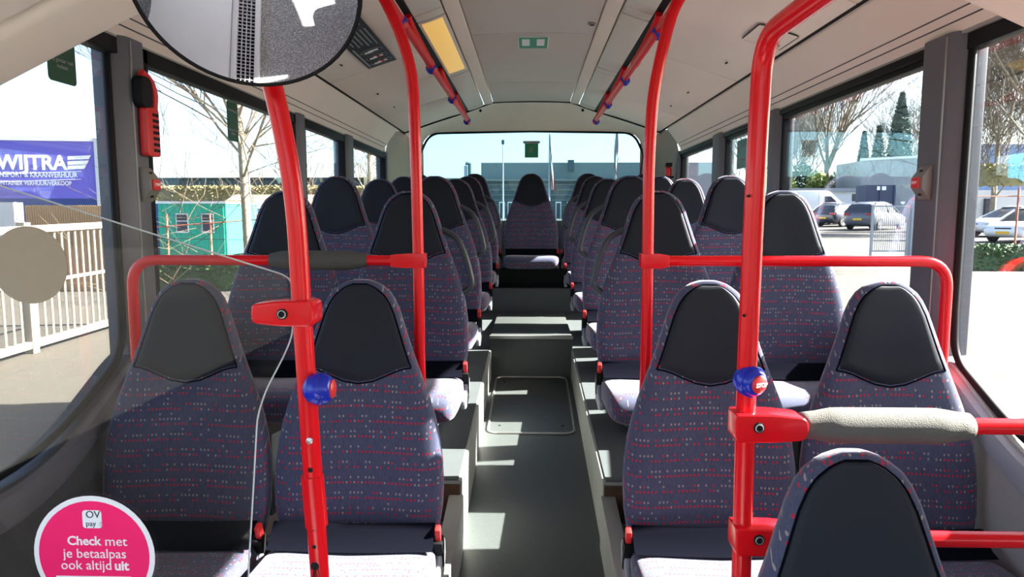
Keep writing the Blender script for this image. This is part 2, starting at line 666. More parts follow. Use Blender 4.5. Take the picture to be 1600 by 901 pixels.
# podiums: side face, top, and the low ledge beside the front row
for s, nm in ((-1, 'left'), (1, 'right')):
    p = MB()
    rings = []
    for y in (2.45, 3.3, 4.1, 4.6, 5.51):
        z = pz(min(y, 4.6)) + max(0, y - 4.6) * 0.08
        rings.append([Vector((s * x, y, zz)) for x, zz in ((0.262, fz(2.0) - 0.1), (0.262, z), (1.19, z), (1.19, fz(2.0) - 0.1))])
    p.loops(rings)
    pod = p.build('podium', M['podium'], bevel=0.008)
    tag(pod, kind='structure')
    t = MB()
    rings = []
    for y in (2.452, 3.3, 4.1, 4.6, 5.50):
        z = pz(min(y, 4.6)) + max(0, y - 4.6) * 0.08
        rings.append([Vector((s * x, y, zz)) for x, zz in ((0.275, z), (0.275, z + 0.004), (1.188, z + 0.004), (1.188, z))])
    t.loops(rings)
    t.build('podium_cover', M['podtop'], pod)
    e = MB().bounds(s * 0.268, s * 0.36, 2.440, 2.450, 0.13, 0.272)
    e.build('podium_end', M['rust'], pod)
    lg = MB()
    rings = []
    for y, z in ((1.2, 0.10), (2.0, 0.175), (2.45, 0.235)):
        rings.append([Vector((s * x, y, zz)) for x, zz in ((0.255, -0.05), (0.255, z), (0.31, z), (0.31, -0.05))])
    lg.loops(rings)
    lg.build('ledge', M['podium'], pod, bevel=0.006)

# side walls -------------------------------------------------------
PILL = [(1.968, 2.10), (3.45, 3.58), (4.37, 4.55)]
PILLR = [(1.985, 2.165), (3.38, 3.50), (4.34, 4.55)]
for s, nm in ((-1, 'left'), (1, 'right')):
    w = MB()
    # lower wall; its top edge drops and rounds off in front of the first pillar
    edge = fillet([(0, 2.0, SILL), (0, 1.925, 0.84), (0, 1.60, 0.66), (0, -1.0, 0.655)], [0.05, 0.25], 8)
    outline = [(5.6, -0.05), (5.6, SILL)] + [(q.y, q.z) for q in edge] + [(-1.0, -0.05)]
    outline = [(outline[0][0], outline[0][1])] + outline[1:]
    w.prism(outline, lambda a, b, d, s=s: Vector((s * d, a, b)), WX, WX + 0.07)
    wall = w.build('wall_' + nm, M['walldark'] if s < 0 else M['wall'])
    tag(wall, kind='structure')
    # sill ledge on the wall
    lg = MB()
    path = [(5.5, SILL)] + [(q.y, q.z) for q in edge]
    rows = []
    for dx, dz in ((0.0, -0.10), (-0.012, -0.085), (-0.012, -0.02), (0.0, -0.01)):
        rows.append([Vector((s * (WX + dx), a, b + dz)) for a, b in path])
    lg.grid(rows)
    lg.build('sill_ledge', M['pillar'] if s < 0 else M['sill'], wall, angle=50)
    up = MB().bounds(s * (WX), s * (WX + 0.07), -1.0, 5.6, WTOP, 1.99)
    up.build('upper_wall', M['wall'], wall)
    for (a, b) in (PILL if s < 0 else PILLR):
        pm = MB()
        depth = 0.02
        pts = [(WX + 0.07, a), (WX + 0.012, a), (WX - depth + 0.005, a + 0.03), (WX - depth, a + 0.045), (WX - depth, b - 0.02), (WX + 0.01, b), (WX + 0.07, b)]
        pm.loops([[Vector((s * x, y, z)) for x, y in pts] for z in (SILL - 0.05, WTOP + 0.012)])
        po = pm.build('pillar', M['pillar'], bevel=0.006)
        tag(po, kind='structure')
        if a < 2:
            st = MB().bounds(s * (WX - depth - 0.002), s * (WX - depth + 0.002), a + 0.042, a + 0.047, SILL, WTOP)
            st.build('pillar_edge', M['alu'], po)
    pm = MB().bounds(s * (WX - 0.02), s * (WX + 0.07), 5.58, 5.64, SILL - 0.05, WTOP + 0.01)
    tag(pm.build('pillar', M['pillar'], bevel=0.006), kind='structure')
    if s > 0:
        cb_ = MB().bounds(WX + 0.005, WX + 0.065, 0.15, 0.86, 0.88, WTOP).bounds(WX + 0.005, WX + 0.065, 0.86, 1.18, 0.6, WTOP).bounds(WX + 0.005, WX + 0.065, 1.18, 1.58, 0.6, 1.0)
        cb_.build('unseen_sun_baffle', M['wall'], wall, bevel=0.005)  # out-of-frame panels added to shape where the sun lands inside


wf_ = MB()
wf_.bounds(-1.26, 1.26, -1.36, -1.26, -0.1, 0.80)
wf_.bounds(-1.26, 1.26, -1.36, -1.26, 1.92, 2.4)
for s in (-1, 1):
    wf_.bounds(s * 1.08, s * 1.26, -1.36, -1.26, 0.75, 2.0)
    wf_.bounds(s * 1.19, s * 1.26, -1.30, -1.0, -0.1, 2.0)
wfo = wf_.build('wall_front', M['wall'])
tag(wfo, kind='structure')

# windows -----------------------------------------------------------
def window(n, s, y0, y1, z0, z1, front=False):
    x = s * (WX + 0.02)
    g = MB()
    if not front:
        t = 0.022
        g.bounds(x - 0.012, x + 0.03, y0, y1, GTOP, WTOP)
        g.bounds(s * (WX - 0.006), x, y0, y1, GTOP + 0.02, WTOP)
        g.bounds(x - 0.012, x + 0.03, y0, y0 + t, z0, z1)
        g.bounds(x - 0.012, x + 0.03, y1 - t, y1, z0, z1)
        g.bounds(x - 0.012, x + 0.03, y0, y1, z0, z0 + 0.02)
    else:
        pth = [Vector((x, y1 - 0.01, WTOP))] + fillet([(x, y1 - 0.01, 1.0), (x, y1 - 0.02, 0.86), (x, 1.60, 0.68), (x, -1.0, 0.672)], [0.09, 0.25], 8)
        g.tube(pth, 0.011, 8)
        g.bounds(x - 0.012, x + 0.03, -1.0, y1, GTOP, WTOP)
    wobj = g.build('window_%d' % n, M['black'], bevel=0.003)
    tag(wobj, kind='structure')
    p = MB()
    if not front:
        p.bounds(x - 0.0025, x + 0.0025, y0 + 0.005, y1 - 0.005, z0, GTOP + 0.02)
    else:
        e = fillet([(0, y1 - 0.005, 1.0), (0, y1 - 0.015, 0.85), (0, 1.60, 0.67), (0, -1.0, 0.662)], [0.09, 0.25], 8)
        out = [(y1 - 0.005, GTOP + 0.02)] + [(q.y, q.z) for q in e] + [(-1.0, GTOP + 0.02)]
        p.prism(out, lambda a, b, d: Vector((d, a, b)), x - 0.0025, x + 0.0025)
    p.build('pane', M['glass'], wobj, smooth=False)
    return wobj


k = 1
for s in (-1, 1):
    PP = PILL if s < 0 else PILLR
    window(k, s, -1.0, PP[0][0], 0.66, WTOP, True)
    window(k + 1, s, PP[0][1], PP[1][0], SILL, WTOP)
    window(k + 2, s, PP[1][1], PP[2][0], SILL, WTOP)
    window(k + 3, s, PP[2][1], 5.58, SILL, WTOP)
    k += 4

# rear end: header panel, corners, tinted window --------------------
PROF = [(0.0, 2.205), (0.2, 2.203), (0.33, 2.196), (0.54, 2.12), (0.8, 2.04), (1.07, 1.95)]


def prof_z(x):
    x = abs(x)
    for (a, za), (b, zb) in zip(PROF, PROF[1:]):
        if x <= b:
            return za + (zb - za) * (x - a) / (b - a)
    return PROF[-1][1]


RY = 6.12
rwin = fillet([(0.93, 0, 1.2), (0.985, 0, 1.80), (0.90, 0, 1.985), (0.0, 0, 2.0)], [0.05, 0.16], 8)
rwin = [(q.x, q.z) for q in rwin]
full = [(-x, z) for x, z in rwin] + [(x, z) for x, z in reversed(rwin[:-1])]
rp = MB()
rp.prism(full, lambda a, b, d: Vector((a, d, b)), RY + 0.01, RY + 0.015)
g = MB()
g.tube([Vector((a, RY + 0.005, b)) for a, b in full], 0.011, 6)
rw = g.build('window_9', M['black'])
tag(rw, kind='structure')
rp.build('pane', M['rearglass'], rw, smooth=False)

# header between ceiling end and the rear window
hd = MB()
outer = []
NS = 40
for i in range(NS + 1):
    x = -1.07 + 2.14 * i / NS
    outer.append(Vector((x, CEND, prof_z(x))))


def win_top(i):
    tt = -1 + 2 * i / NS
    a = abs(tt)
    # arc along the window's upper outline
    if a < 0.78:
        x, z = 0.90 * a / 0.78 * 0.93, 2.0 - 0.012 * (a / 0.78) ** 4
    else:
        b = (a - 0.78) / 0.22
        P0, P1, P2 = (0.837, 1.988), (0.965, 1.975), (0.982, 1.80)
        x = P0[0] * (1 - b) ** 2 + 2 * P1[0] * b * (1 - b) + P2[0] * b * b
        z = P0[1] * (1 - b) ** 2 + 2 * P1[1] * b * (1 - b) + P2[1] * b * b
    return Vector((math.copysign(x, tt), RY, z))


inner = [win_top(i) for i in range(NS + 1)]
rows = []
for q in (0.0, 0.04, 0.3, 0.6, 0.85, 1.0):
    row = []
    for a, b in zip(outer, inner):
        p_ = a.lerp(b, q)
        p_.z += 0.03 * math.sin(PI * q)
        p_.y += 0.02 * math.sin(PI * q)
        row.append(p_)
    rows.append(row)
hd.grid(rows)
hdo = hd.build('wall_rear', M['cream'], angle=60)
tag(hdo, kind='structure')
sm = MB()
sm.tube([p_ + Vector((0, -0.002, 0.0)) for p_ in outer], 0.008, 6)
sm.build('header_seam', M['black'], hdo)
sm = MB()
for x in (-0.42, 0.42):
    p_ = outer[int((x + 1.07) / 2.14 * NS + .5)].lerp(inner[int((x + 1.07) / 2.14 * NS + .5)], 0.18)
    sm.lathe([(0.011, -0.004), (0.011, 0.004), (0.004, 0.005)], 12, axis_matrix(p_ + Vector((0, -0.006, 0.008)), (0, -1, -0.4)))
for x in (-1.0, 1.0):
    i = 1 if x < 0 else NS - 1
    p_ = outer[i].lerp(inner[i], 0.75)
    sm.lathe([(0.011, -0.004), (0.011, 0.004), (0.004, 0.005)], 12, axis_matrix(p_ + Vector((0, -0.02, 0.01)), (0, -1, -0.4)))
sm.build('header_plugs', M['hole'], hdo)
for s in (-1, 1):
    c = MB()
    rows = []
    for z in (0.6, 1.0, 1.4, 1.7, 1.85, 1.97):
        row = []
        sh = max(0, (z - 1.7) / 0.27)
        for q in range(13):
            a = PI / 2 * q / 12
            row.append(Vector((s * (0.955 + 0.235 * math.cos(a) - 0.06 * sh * math.cos(a)), 5.56 + (RY - 5.56) * math.sin(a), z)))
        rows.append(row)
    c.grid(rows)
    co = c.build('trim_%d' % (1 if s < 0 else 2), M['corner'], angle=60)
    tag(co, kind='structure')
    # cream strip beside the rear window
    cs = MB()
    cs.grid([[Vector((s * x, y, z)) for x, y in ((0.955 + dx, RY - 0.012), (1.01 + dx, RY - 0.03))] for dx, z in ((0.035, 1.82), (0.0, 1.5), (-0.02, 1.2))])
    cs.build('window_strip', M['cream'], co)
bw = MB().bounds(-1.19, 1.19, RY + 0.0, RY + 0.07, 0.2, 1.22)
bw.build('lower_panel', M['wall'], hdo)

# ceiling -----------------------------------------------------------
ce = MB()
rings = []
for y in (-1.2, 6.2):
    rings.append([Vector((x, y, z)) for x, z in ((-1.28, 1.98), (-1.1, 2.2), (-0.6, 2.34), (0.6, 2.34), (1.1, 2.2), (1.28, 1.98), (1.28, 2.06), (1.1, 2.3), (0.6, 2.44), (-0.6, 2.44), (-1.1, 2.3), (-1.28, 2.06))])
ce.loops(rings)
ceiling = ce.build('ceiling', M['ceiling'])
tag(ceiling, kind='structure')
CY0 = 1.0
JOINTS = [CY0, 2.35, 3.66, 4.97, CEND]


def ceil_strip(name, pts, y0, y1, m, th=0.012):
    b = MB()
    up = [(x, z + th) for x, z in reversed(pts)]
    b.loops([[Vector((x, y, z)) for x, z in pts + up] for y in (y0, y1)])
    return b.build(name, m, ceiling, bevel=0.003, angle=50)


for a, b in zip(JOINTS, JOINTS[1:]):
    ceil_strip('centre_panel', [(-0.318, 2.198), (-0.16, 2.204), (0, 2.206), (0.16, 2.204), (0.318, 2.198)], a + 0.004, b - 0.003, M['ceilmid'])
    for s in (-1, 1):
        pts = [(s * x, z) for x, z in ((0.552, 2.116), (0.68, 2.082), (0.82, 2.038), (0.95, 1.994), (1.06, 1.956))]
        ceil_strip('side_panel', pts, a + 0.003, b - 0.002, M['ceiling'])
for s in (-1, 1):
    ceil_strip('centre_rib', [(s * 0.322, 2.190), (s * 0.39, 2.176)], CY0, CEND, M['ceiling'], 0.02)
    ceil_strip('seam', [(s * 0.525, 2.130), (s * 0.555, 2.120)], CY0, CEND, M['black'], 0.012)
    ceil_strip('seam', [(s * 1.055, 1.963), (s * 1.085, 1.953)], CY0, 5.97, M['black'], 0.012)
    # cove between window head and side panel, with two grooves
    pts = [(s * x, z) for x, z in ((1.078, 1.945), (1.125, 1.886), (1.162, 1.832), (1.166, 1.826), (1.176, 1.808), (1.180, 1.802), (1.192, 1.775))]
    ceil_strip('cove', pts, -0.9, 5.56, M['ceiling'], 0.02)
    gr = MB()
    for (x, z) in ((1.1625, 1.8315), (1.1765, 1.8075)):
        gr.tube([Vector((s * x, -0.9, z)), Vector((s * x, 5.5, z))], 0.0022, 6)
    gr.build('cove_groove', M['shell'], ceiling)

# small fixings on the ceiling
sm = MB()
for (x, y) in ((0.29, 3.46),):
    sm.lathe([(0.02, 0), (0.02, 0.004), (0.012, 0.006), (0.012, 0.002)], 16, axis_matrix((x, y, prof_z(x) - 0.002), (0, 0, -1)))
sm.build('ceiling_plug', M['alu'], ceiling)
sm = MB()
for (x, y) in ((0.29, 3.46),):
    sm.lathe([(0.011, 0), (0.011, 0.007), (0.002, 0.0075)], 12, axis_matrix((x, y, prof_z(x) - 0.002), (0, 0, -1)))
for s in (-1, 1):
    for y in (2.6, 3.1, 3.4, 4.2, 4.7):
        x = s * (0.98 if y < 3.2 else 0.93)
        sm.box((x, y, prof_z(x) - 0.003), (0.008, 0.024, 0.004))
sm.build('fixing_slots', M['hole'], ceiling)
# ceiling lamp covers along both strips
lampdefs = [(1.02, 1.98), (2.0, 3.18), (3.2, 4.40), (4.42, 5.79)]
ordn = ['first', 'second', 'third', 'last']
for s in (-1, 1):
    for i, (a, b) in enumerate(lampdefs):
        lit = (s < 0 and i == 2)
        root = empty('ceiling_light', (s * 0.455, (a + b) / 2, 2.15),
                     label=('lit warm yellow ceiling lamp panel above the left overhead handrail' if lit else
                            'unlit pale ceiling lamp panel, %s from the front of the %s strip' % (ordn[i], 'left' if s < 0 else 'right')),
                     cat='ceiling light', group='lamp panels along the ceiling')
        lm = MB()
        pts = [(s * x, z) for x, z in ((0.398, 2.172), (0.46, 2.148), (0.522, 2.130))]
        up = [(x, z + 0.02) for x, z in reversed(pts)]
        lm.loops([[Vector((x, y, z)) for x, z in pts + up] for y in (a, b)])
        if lit:
            lm.build('frame', M['lampcover'], root, bevel=0.003)
            dl = MB()
            pts = [(s * x, z - 0.004) for x, z in ((0.412, 2.1665), (0.46, 2.148), (0.508, 2.134))]
            up = [(x, z + 0.006) for x, z in reversed(pts)]
            dl.loops([[Vector((x, y, z)) for x, z in pts + up] for y in (a + 0.02, b - 0.1)])
            dl.build('diffuser', M['lamplit'], root, bevel=0.002)
        else:
            lm.build('diffuser', M['lampcover'], root, bevel=0.003)
            ec = MB()
            pts = [(s * x, z - 0.004) for x, z in ((0.402, 2.1705), (0.46, 2.148), (0.518, 2.1315))]
            up = [(x, z + 0.006) for x, z in reversed(pts)]
            ec.loops([[Vector((x, y, z)) for x, z in pts + up] for y in (b - 0.10, b - 0.012)])
            ec.build('end_cap', M['lampcover'], root, bevel=0.002)

# lowered front ceiling: its rear lip is the arch over the first windows
fr = MB()


def arch_profile(dz):
    pts = fillet([(-1.25, 0, 1.50), (-0.80, 0, 1.715), (-0.3, 0, 1.93), (0.3, 0, 1.93), (0.80, 0, 1.745), (1.25, 0, 1.545)], [0.2, 0.3, 0.3, 0.2], 5)
    return [(q.x, q.z + dz) for q in pts]


def arch_piece(y0, y1, dz, th, m, name, parent=None, bevel=0.02):
    b = MB()
    lo = arch_profile(dz)
    up = [(x, z + th) for x, z in reversed(lo)]
    b.loops([[Vector((x, y, z)) for x, z in lo + up] for y in (y0, y1)])
    return b.build(name, m, parent, bevel=bevel, seg=3, angle=40)


arch = arch_piece(1.315, 1.50, 0.0, 0.10, M['cream'], 'trim_3', bevel=0.03)
tag(arch, kind='structure')
arch_piece(-0.9, 1.30, 0.006, 0.08, M['ceiling'], 'front_panel', arch, bevel=0.012)
arch_piece(1.29, 1.33, 0.022, 0.03, M['black'], 'seam', arch, bevel=0)
# bulkhead closing the gap up to the main ceiling
b = MB()
lo = arch_profile(0.08)
top = [(x, max(z + 0.01, 2.0 if abs(x) > 1.0 else prof_z(x) + 0.03)) for x, z in reversed(lo)]
b.loops([[Vector((x, y, z)) for x, z in lo + top] for y in (1.40, 1.44)])
b.build('bulkhead', M['cream'], arch)

# ================================================================= SEATS
SEAT_H = 0.70
HW = [(0.0, 0.022), (0.005, 0.04), (0.012, 0.055), (0.03, 0.078), (0.05, 0.092), (0.08, 0.106), (0.12, 0.119), (0.17, 0.135), (0.21, 0.149), (0.25, 0.164), (0.29, 0.179), (0.33, 0.194),
      (0.37, 0.206), (0.42, 0.218), (0.48, 0.226), (0.55, 0.229), (0.61, 0.226), (0.66, 0.217), (0.70, 0.205)]


def hwid(d):
    d = max(0, d)
    for (a, wa), (b, wb) in zip(HW, HW[1:]):
        if d <= b:
            return wa + (wb - wa) * (d - a) / (b - a)
    return HW[-1][1]


def ycen(z):          # z above the seat's base
    return 0.02 + 0.125 * (z - 0.42)


def thick(d):
    return 0.028 + 0.046 * min(1.0, (max(d, 0) / 0.30)) ** 0.6


def yfront(x, z):
    d = 1.11 - z
    h = hwid(d)
    u = min(1.0, abs(x) / h)
    t = thick(d)
    e = (1 - u ** 4) ** 0.25
    conc = 0.014 * min(1.0, d / 0.2)
    return ycen(z) - t / 2 * e + conc * (1 - u * u) ** 1.0


def seat_meshes():
    out = {}
    Z0, Z1 = 0.41, 1.11
    us = [math.sin(PI / 2 * (-1 + 2 * i / 18)) for i in range(19)]
    zs = []
    ds = [0.0, 0.003, 0.008, 0.016, 0.03, 0.05, 0.08, 0.12, 0.17, 0.22, 0.27, 0.32, 0.37, 0.42, 0.48, 0.54, 0.60, 0.65, 0.69, 0.70]
    b = MB()
    rings = []
    for d in reversed(ds):
        z = Z1 - d
        h = hwid(d)
        if d == 0.70:
            h *= 0.94
        t = thick(d)
        ring = []
        for u in us:
            ring.append(Vector((u * h, yfront(u * h, z), z)))
        for u in reversed(us[1:-1]):
            ring.append(Vector((u * h, ycen(z) + t / 2 * (1 - abs(u) ** 4) ** 0.25, z)))
        rings.append(ring)
    b.loops(rings)
    out['backrest'] = b
    # leather pad on the upper front
    p = MB()
    rows = []
    NV = 22
    outline_l, outline_r, outline_b = [], [], []

    def padhw(d):
        return max(0.012, hwid(d - 0.008) - 0.013) if d > 0.009 else 0.012

    top_d = 0.010
    PU = [-1, -0.985, -0.94, -0.85, -0.7, -0.5, -0.25, 0, 0.25, 0.5, 0.7, 0.85, 0.94, 0.985, 1]
    for i in range(NV + 1):
        q = (i / NV)
        row = []
        for u in PU:
            dbot = 0.232 + 0.042 * (math.cos(PI * u) * 0.5 + 0.5)
            # eased so that the rounded top gets more rows
            d = top_d + (dbot - top_d) * q ** 1.5
            # round the crown
            hh = padhw(d) if i > 0 else padhw(top_d + 0.0005)
            x = u * hh
            zz = Z1 - d
            edge = min(1.0, min((1 - abs(u)) / 0.06, i / 1.2 if i < 2 else 1, (NV - i) / 1.0))
            y = yfront(x, zz) + 0.002 - 0.007 * edge
            row.append(Vector((x, y, zz)))
        rows.append(row)
    p.grid(rows)
    out['headrest_pad'] = p
    # piping round the pad
    per = [r_[0] for r_ in rows] + rows[-1][1:] + [r_[-1] for r_ in reversed(rows[:-1])] + list(reversed(rows[0][1:-1]))
    per = [Vector((q.x, yfront(q.x, q.z) - 0.0005, q.z)) for q in per]
    pp = MB()
    pp.tube(per, 0.0022, 5, closed=True)
    out['piping'] = pp
    # plastic shell on the rear face
    sh = MB()
    rows = []
    for d in ds[5:-1]:
        z = Z1 - d
        h = hwid(d) * 0.97
        t = thick(d)
        rows.append([Vector((u * h, ycen(z) + t / 2 * (1 - min(1, abs(u)) ** 4) ** 0.25 + 0.006, z)) for u in us])
    sh.grid(rows)
    out['back_shell'] = sh
    # cushion
    c = MB()
    rings = []
    prof = [(0.03, 0.86, 0.5), (0.0, 0.95, 0.9), (-0.10, 1, 1), (-0.19, 1, 1.03), (-0.26, 1, 1.06), (-0.315, 0.985, 1.03), (-0.350, 0.95, 0.88), (-0.366, 0.90, 0.62), (-0.372, 0.82, 0.30)]
    for (y, kx, kz) in prof:
        ring = []
        zc = 0.385 - 0.02 * y / 0.44 - 0.012 * max(0, -y - 0.28) / 0.08
        for k_ in range(28):
            a = 2 * PI * k_ / 28
            ca, sa = math.cos(a), math.sin(a)
            x = 0.222 * kx * math.copysign(abs(ca) ** 0.42, ca)
            z = zc + 0.055 * kz * math.copysign(abs(sa) ** 0.5, sa)
            if sa > 0:
                z -= 0.012 * (1 - (x / 0.222) ** 2)
            ring.append(Vector((x, y, z)))
        rings.append(ring)
    c.loops(rings)
    out['cushion'] = c
    # lap belt lying in the fold
    bl = MB()
    rows = []
    for z, y in ((0.486, -0.030), (0.468, -0.047), (0.447, -0.070), (0.440, -0.095)):
        rows.append([Vector((x, y - 0.010 * (1 - (x / 0.215) ** 2) + (0.0), z)) for x in [-0.212 + 0.424 * i / 12 for i in range(13)]])
    for z, y in ((0.436, -0.088), (0.443, -0.062), (0.464, -0.040), (0.484, -0.022)):
        rows.append([Vector((x, y - 0.010 * (1 - (x / 0.215) ** 2), z)) for x in [-0.212 + 0.424 * i / 12 for i in range(13)]])
    bl.grid(rows)
    out['seat_belt'] = bl
    return out


SM = seat_meshes()
seat_protos = {}


def seat_proto(side, handle):
    key = (side, handle)
    if key in seat_protos:
        return copy_tree(seat_protos[key])
    root = empty('bus_seat')
    if seat_protos:
        ref = list(seat_protos.values())[0]
        for ch in ref.children:
            if ch.name.split('.')[0] in ('backrest', 'headrest_pad', 'back_shell', 'cushion', 'seat_belt', 'pedestal'):
                copy_tree(ch, root)
    else:
        br = SM['backrest'].build('backrest', M['fabric'], root, angle=70)
        hp = SM['headrest_pad'].build('headrest_pad', M['leather'], root, angle=80)
        hp['label'] = 'black leather headrest pad'
        SM['piping'].build('piping', M['belt'], hp)
        SM['back_shell'].build('back_shell', M['shell'], root, angle=70)
        SM['cushion'].build('cushion', M['fabric'], root, angle=70)
        SM['seat_belt'].build('seat_belt', M['belt'], root, angle=60)
        pd = MB()
        rings = []
        for z, hx, y0, y1 in ((0.003, 0.06, -0.30, 0.02), (0.02, 0.05, -0.28, 0.0), (0.27, 0.045, -0.25, -0.02), (0.33, 0.16, -0.28, 0.0)):
            rings.append([Vector((-hx, y0, z)), Vector((hx, y0, z)), Vector((hx, y1, z)), Vector((-hx, y1, z))])
        pd.loops(rings)
        pd.build('pedestal', M['frame'], root, bevel=0.008)
    # aisle-side fittings
    s = side
    bk = MB()
    bk.box((s * 0.222, -0.040, 0.462), (0.015, 0.024, 0.042), Matrix.Rotation(R(18), 3, 'X'))
    bo = bk.build('belt_buckle', M['redplastic'], root, bevel=0.004)
    bo['label'] = 'red belt buckle'
    bs = MB()
    bs.tube([(s * 0.222, -0.03, 0.42), (s * 0.222, -0.012, 0.36)], 0.012, 8)
    bs.box((s * 0.222, -0.035, 0.428), (0.024, 0.034, 0.040), Matrix.Rotation(R(18), 3, 'X'))
    bs.build('buckle_stalk', M['black'], bo, bevel=0.002)
    hg = MB()
    pts = [(-0.13, 0.33), (-0.06, 0.315), (0.02, 0.325), (0.05, 0.365), (0.045, 0.41), (0.02, 0.425), (-0.02, 0.42), (-0.05, 0.38), (-0.13, 0.36)]
    hg.prism(pts, lambda a, b, d: Vector((d, a, b)), s * 0.212, s * 0.230)
    hg.build('hinge_cover', M['hinge'], root, bevel=0.008)
    if handle:
        gh = MB()
        pth = fillet([(s * 0.125, ycen(0.95), 0.965), (s * 0.185, ycen(0.94) - 0.005, 0.935), (s * 0.222, ycen(0.86) - 0.005, 0.85), (s * 0.243, ycen(0.76), 0.755), (s * 0.205, ycen(0.73), 0.728)], 0.05, 5)
        gh.tube(pth, 0.0115, 10)
        gh.build('grab_handle', M['frame'], root)
    seat_protos[key] = root
    return root


ROWS = [(1.73, -0.015), (2.50, 0.25), (3.20, 0.345), (4.14, 0.38), (4.95, 0.44)]
XA, XW = 0.468, 0.938
oname = ['front', 'second', 'third', 'fourth', 'fifth']
for i, (y, z) in enumerate(ROWS):
    for sd in (-1, 1):
        for pos in ('aisle', 'window'):
            x = sd * (XA if pos == 'aisle' else XW)
            inner_side = -sd
            r_ = seat_proto(inner_side, pos == 'aisle' and i > 0)
            r_.location = (x, y, z)
            tag(r_, 'dotted fabric bus seat with black headrest, %s seat of the %s pair on the %s' % (pos, oname[i], 'left' if sd < 0 else 'right'),
                'seat', 'bus seats in rows')
for j, x in enumerate((-0.955, -0.4775, 0.0, 0.4775, 0.955)):
    r_ = seat_proto(1 if x < 0.1 else -1, False)
    r_.location = (x, 5.72, 0.505)
    for ch in list(r_.children):
        if ch.name.startswith('pedestal'):
            bpy.data.objects.remove(ch)
    lab = ['left window end', 'left of the middle one', 'middle, facing straight down the aisle', 'right of the middle one', 'right window end'][j]
    tag(r_, 'dotted bus seat of the rear bench, %s' % lab, 'seat', 'bus seats in rows')
r_ = seat_proto(1, False)
r_.location = (0.515, 0.985, -0.222)
tag(r_, 'nearest bus seat, only its black headrest and dotted rim showing below right handrails', 'seat', 'bus seats in rows')

# ================================================================= RED POLES AND RAILS
def ball(root_part_parent, c, axis, r=0.028, facing=True, lettering=False):
    Mx = axis_matrix(c, axis)
    b = MB()
    prof = []
    n = 18
    for i in range(n + 1):
        a = -PI / 2 + PI * i / n
        rr, h = r * math.cos(a), r * math.sin(a)
        if i in (7, 11):
            rr -= 0.0012
        if h > r * 0.80:
            continue
        prof.append((max(rr, 0.0004), h))
    b.lathe(prof, 24, Mx)
    o = b.build('stop_button', M['blue'], root_part_parent, angle=50)
    o['label'] = 'blue ball stop button'
    t = MB()
    t.lathe([(r * 0.57, r * 0.76), (r * 0.57, r * 0.84), (r * 0.45, r * 0.93), (r * 0.2, r * 0.97), (0.0004, r * 0.98)], 20, Mx)
    fo = t.build('button_face', M['redplastic'], o, angle=50)
    fo['label'] = 'red push face'
    if lettering:
        q = Vector(axis).normalized()
        p = Vector(c) + q * r * 1.005
        text('STOP', r * 0.36, M['white'], o, p, (R(90), 0, math.atan2(q.x, -q.y)), bold=0.02)
    rg = MB()
    for h in (-0.55, 0.3):
        rr = r * math.sqrt(1 - h * h)
        rg.tube([Mx @ Vector((rr * math.cos(2 * PI * k_ / 24), rr * math.sin(2 * PI * k_ / 24), h * r)) for k_ in range(24)], 0.0009, 5, closed=True)
    rg.build('button_rings', M['blue'], o)
    return o


def clamp(parent, outline, y0, y1, bolt=None, bevel=0.007):
    c = MB()
    c.prism(outline, lambda a, b, d: Vector((a, d, b)), y0, y1)
    o = c.build('clamp', M['red'], parent, bevel=bevel, seg=3)
    if bolt:
        bx, bz = bolt
        w = MB()
        w.lathe([(0.0098, 0), (0.0098, 0.0022), (0.0078, 0.003), (0.005, 0.0042), (0.0035, 0.004), (0.0028, 0.002), (0.0004, 0.002)], 12, axis_matrix((bx, y0, bz), (0, -1, 0)))
        w.build('bolt', M['hole'], o)
        w = MB()
        w.lathe([(0.0074, 0.001), (0.0074, 0.0045), (0.0060, 0.0050), (0.0052, 0.003), (0.0052, 0.001)], 18, axis_matrix((bx, y0, bz), (0, -1, 0)))
        w.build('bolt_ring', M['alu'], o)
    return o


def holes(parent, pts, normal, name='drill_hole'):
    for (p, r_) in pts:
        h = MB()
        h.lathe([(r_, -0.003), (r_, 0.0010), (r_ * 0.4, 0.0012), (0.0002, 0.0012)], 14, axis_matrix(p, normal))
        h.build(name, M['hole'], parent)


PY = 1.20
# front left pole
A_pts = [(478, 487), (497, 901)]
pa1 = at(472, 487, PY)
pa2 = at(500, 901, PY)
pa0 = at(461, 300, PY)
ptop = at(428, 135, PY)
down = pa2 + (pa2 - at(486, 700, PY)).normalized() * 0.62
down.z = -0.045
pole = empty('grab_pole', (down.x, PY, -0.045), label='thick red pole at left, behind the round mirror, holding the glass screen', cat='pole', group='red poles')
pth = fillet([(-0.52, 1.16, 1.80), tuple(ptop), tuple(pa0), tuple(pa1), tuple(at(486, 700, PY)), tuple(pa2), tuple(down)], 0.12, 5)
t = MB().tube(pth, 0.0172, 20)
t.build('pole_tube', M['red'], pole, angle=50)
c0 = at(449, 487, PY)
ol = [(c0.x - 0.054, c0.z + 0.002)] + [(q.x, q.y) for q in []]
cz = c0.z
ol = fillet([(c0.x - 0.056, cz, 0), (c0.x - 0.054, cz + 0.017, 0), (c0.x - 0.01, cz + 0.0225, 0), (c0.x + 0.056, cz + 0.0235, 0), (c0.x + 0.056, cz - 0.0235, 0), (c0.x - 0.01, cz - 0.0225, 0), (c0.x - 0.054, cz - 0.017, 0), (c0.x - 0.056, cz, 0)], 0.014, 5)
clamp(pole, [(q.x, q.y) for q in ol[:-1]], PY - 0.028, PY + 0.028, bolt=(c0.x + 0.001, cz))
bc = at(499, 607, PY - 0.012)
ball(pole, bc, (1.0, 0.02, 0.0), 0.0295)
fy = PY - 0.0165
bt = MB()
bp_ = at(484, 688, fy)
